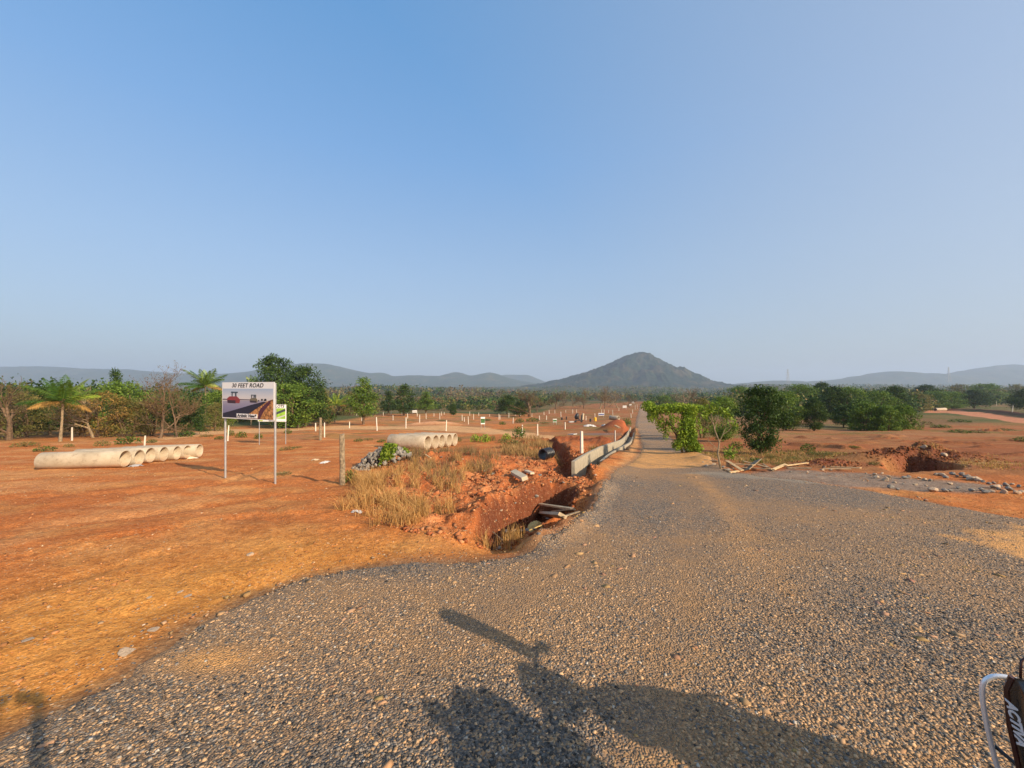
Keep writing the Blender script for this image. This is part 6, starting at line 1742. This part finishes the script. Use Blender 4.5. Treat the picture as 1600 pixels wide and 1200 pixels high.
# ------------------------------------------------------------------ the photographer, standing behind the phone; only the shadow falls in view
def photographer():
    r = empty("person", (0, -.45, gz(0, -.45)))
    tag(r, "person holding up a phone, seen only as a shadow at lower left", "person")
    gz0 = r.location.z
    def skin(name, verts, edges, radii, mat, par=r, root=0, sub=2):
        me = bpy.data.meshes.new(name); me.from_pydata([tuple(Vector(v) - r.location) for v in verts], edges, []); me.materials.append(mat)
        o = bpy.data.objects.new(name, me); COL.objects.link(o); o.parent = par
        sk = o.modifiers.new("skin", 'SKIN')
        for i, v in enumerate(me.skin_vertices[0].data):
            q = radii[i]; v.radius = q if isinstance(q, tuple) else (q, q); v.use_root = (i == root)
        sb = o.modifiers.new("sub", 'SUBSURF'); sb.levels = sub; sb.render_levels = sub
        me.polygons.foreach_set("use_smooth", [True] * len(me.polygons)); sk.use_smooth_shade = True
        return o
    M_SKIN = simple("skin", (.30, .16, .10), .6, var=.08); M_SHIRT = simple("shirt", (.20, .24, .32), .85, var=.12); M_TROUS = simple("trousers", (.05, .055, .08), .9, var=.15); M_HAIR = flat("hair", (.012, .01, .009), .6)
    y = -.36
    V = [(0, y, .95), (0, y, 1.12), (0, y, 1.32), (0, y, 1.43), (0, y + .01, 1.52), (0, y + .03, 1.60), (0, y + .05, 1.69), (0, y + .03, 1.76)]
    E = [(i, i + 1) for i in range(7)]; R = [(.15, .11), (.14, .10), (.17, .11), (.10, .08), .055, .075, .085, .06]
    for s in (-1, 1):
        n = len(V); V += [(s * .09, y, .88), (s * .10, y + .01, .50), (s * .10, y - .01, gz0 + .09), (s * .11, y + .13, gz0 + .04)]
        E += [(0, n), (n, n + 1), (n + 1, n + 2), (n + 2, n + 3)]; R += [.09, .06, .04, .035]
    for s in (-1, 1):
        n = len(V); V += [(s * .18, y, 1.41), (s * .15, -.10, 1.25), (s * .135, -.07, 1.44), (s * .12, -.06, 1.60)]
        E += [(3, n), (n, n + 1), (n + 1, n + 2), (n + 2, n + 3)]; R += [.06, .042, .032, (.028, .02)]
    skin("body", V, E, R, M_SKIN)
    for s in (-1, 1):                                   # five fingers a hand, closed round the phone's short ends
        for k in range(4):
            zz = 1.672 - .021 * k; L = (.9, 1, .95, .78)[k]
            skin("finger", [(s * .12, -.055, 1.615 + (1.5 - k) * .008), (s * .128, -.035, zz), (s * (.128 - .012 * L), -.020, zz - .002), (s * (.128 - .040 * L), -.019, zz - .004)], [(0, 1), (1, 2), (2, 3)], [.011, .009, .008, .007], M_SKIN, sub=1)
        skin("finger", [(s * .118, -.06, 1.60), (s * .105, -.058, 1.625), (s * .085, -.045, 1.64), (s * .062, -.040, 1.645)], [(0, 1), (1, 2), (2, 3)], [.013, .012, .010, .008], M_SKIN, sub=1)
    for s in (-1, 1):
        e_ = MB(); e_.rock((s * .075, y + .05 - r.location.y, 1.675 - gz0), (.012, .02, .03), random.Random(1), rot=(0, 0, 0), sub=1); e_.build("ear", M_SKIN, r, smooth=True)
        e_ = MB(); e_.rock((s * .032, y + .125 - r.location.y, 1.69 - gz0), (.013, .008, .009), random.Random(2), rot=(0, 0, 0), sub=1); e_.build("eye", M_HAIR, r, smooth=True)
    e_ = MB(); e_.rock((0, y + .14 - r.location.y, 1.655 - gz0), (.014, .02, .026), random.Random(3), rot=(0, 0, 0), sub=1); e_.build("nose", M_SKIN, r, smooth=True)
    e_ = MB(); e_.rock((0, y + .125 - r.location.y, 1.615 - gz0), (.026, .009, .009), random.Random(4), rot=(0, 0, 0), sub=1); e_.build("mouth", simple("lips", (.25, .08, .07), .5), r, smooth=True)
    V_ = []; F_ = []; IV, IF = ICO[2]
    mb = MB(); mb.add([(p.x * .098, p.y * .105 + y + .025 - r.location.y, 1.735 + max(p.z, -.55 - (.3 if p.y < 0 else 0)) * .085 - gz0) for p in IV], IF); mb.build("hair", M_HAIR, r, smooth=True)
    sv = [(0, y, .93), (0, y, 1.12), (0, y, 1.32), (0, y, 1.44)]; se = [(0, 1), (1, 2), (2, 3)]; sr = [(.165, .125), (.15, .115), (.18, .122), (.10, .085)]
    for s in (-1, 1):
        n = len(sv); sv += [(s * .18, y, 1.415), (s * .17, y + .17, 1.30)]; se += [(3, n), (n, n + 1)]; sr += [.074, .06]
    skin("shirt", sv, se, sr, M_SHIRT)
    tv = [(0, y, .96)]; te = []; tr_ = [(.155, .12)]
    for s in (-1, 1):
        n = len(tv); tv += [(s * .09, y, .86), (s * .10, y + .01, .50), (s * .10, y - .01, gz0 + .12)]; te += [(0, n), (n, n + 1), (n + 1, n + 2)]; tr_ += [.10, .075, .06]
    skin("trousers", tv, te, tr_, M_TROUS)
    for s in (-1, 1):
        sh = MB(); sh.box((s * .105, y + .06 - r.location.y, .035), (.095, .27, .07), bevel=.02); sh.build("shoe", M_BLACKP, r)
    ph = MB(); ph.box((.03, -.028, 1.655), (.165, .009, .078), bevel=.003)
    tag(ph.build("phone", M_BLACKP), "dark phone held up by the photographer, seen only as a shadow", "phone")
photographer()
# ------------------------------------------------------------------ haze in the air
hz = MB(); hz.box((0, 3600, 130 - 25), (16000, 7400, 420))
haze = hz.build("haze", None)
tag(haze, "pale warm haze hanging over the plain and hills", "haze", kind='stuff')
m = bpy.data.materials.new("air"); m.use_nodes = True
nt = m.node_tree; nt.nodes.remove(nt.nodes["Principled BSDF"])
pv = node(nt, "ShaderNodeVolumePrincipled", Density=.00017, Anisotropy=.1)
pv.inputs["Color"].default_value = (.60, .73, .95, 1)
nt.links.new(pv.outputs[0], nt.nodes["Material Output"].inputs["Volume"])
haze.data.materials.append(m)
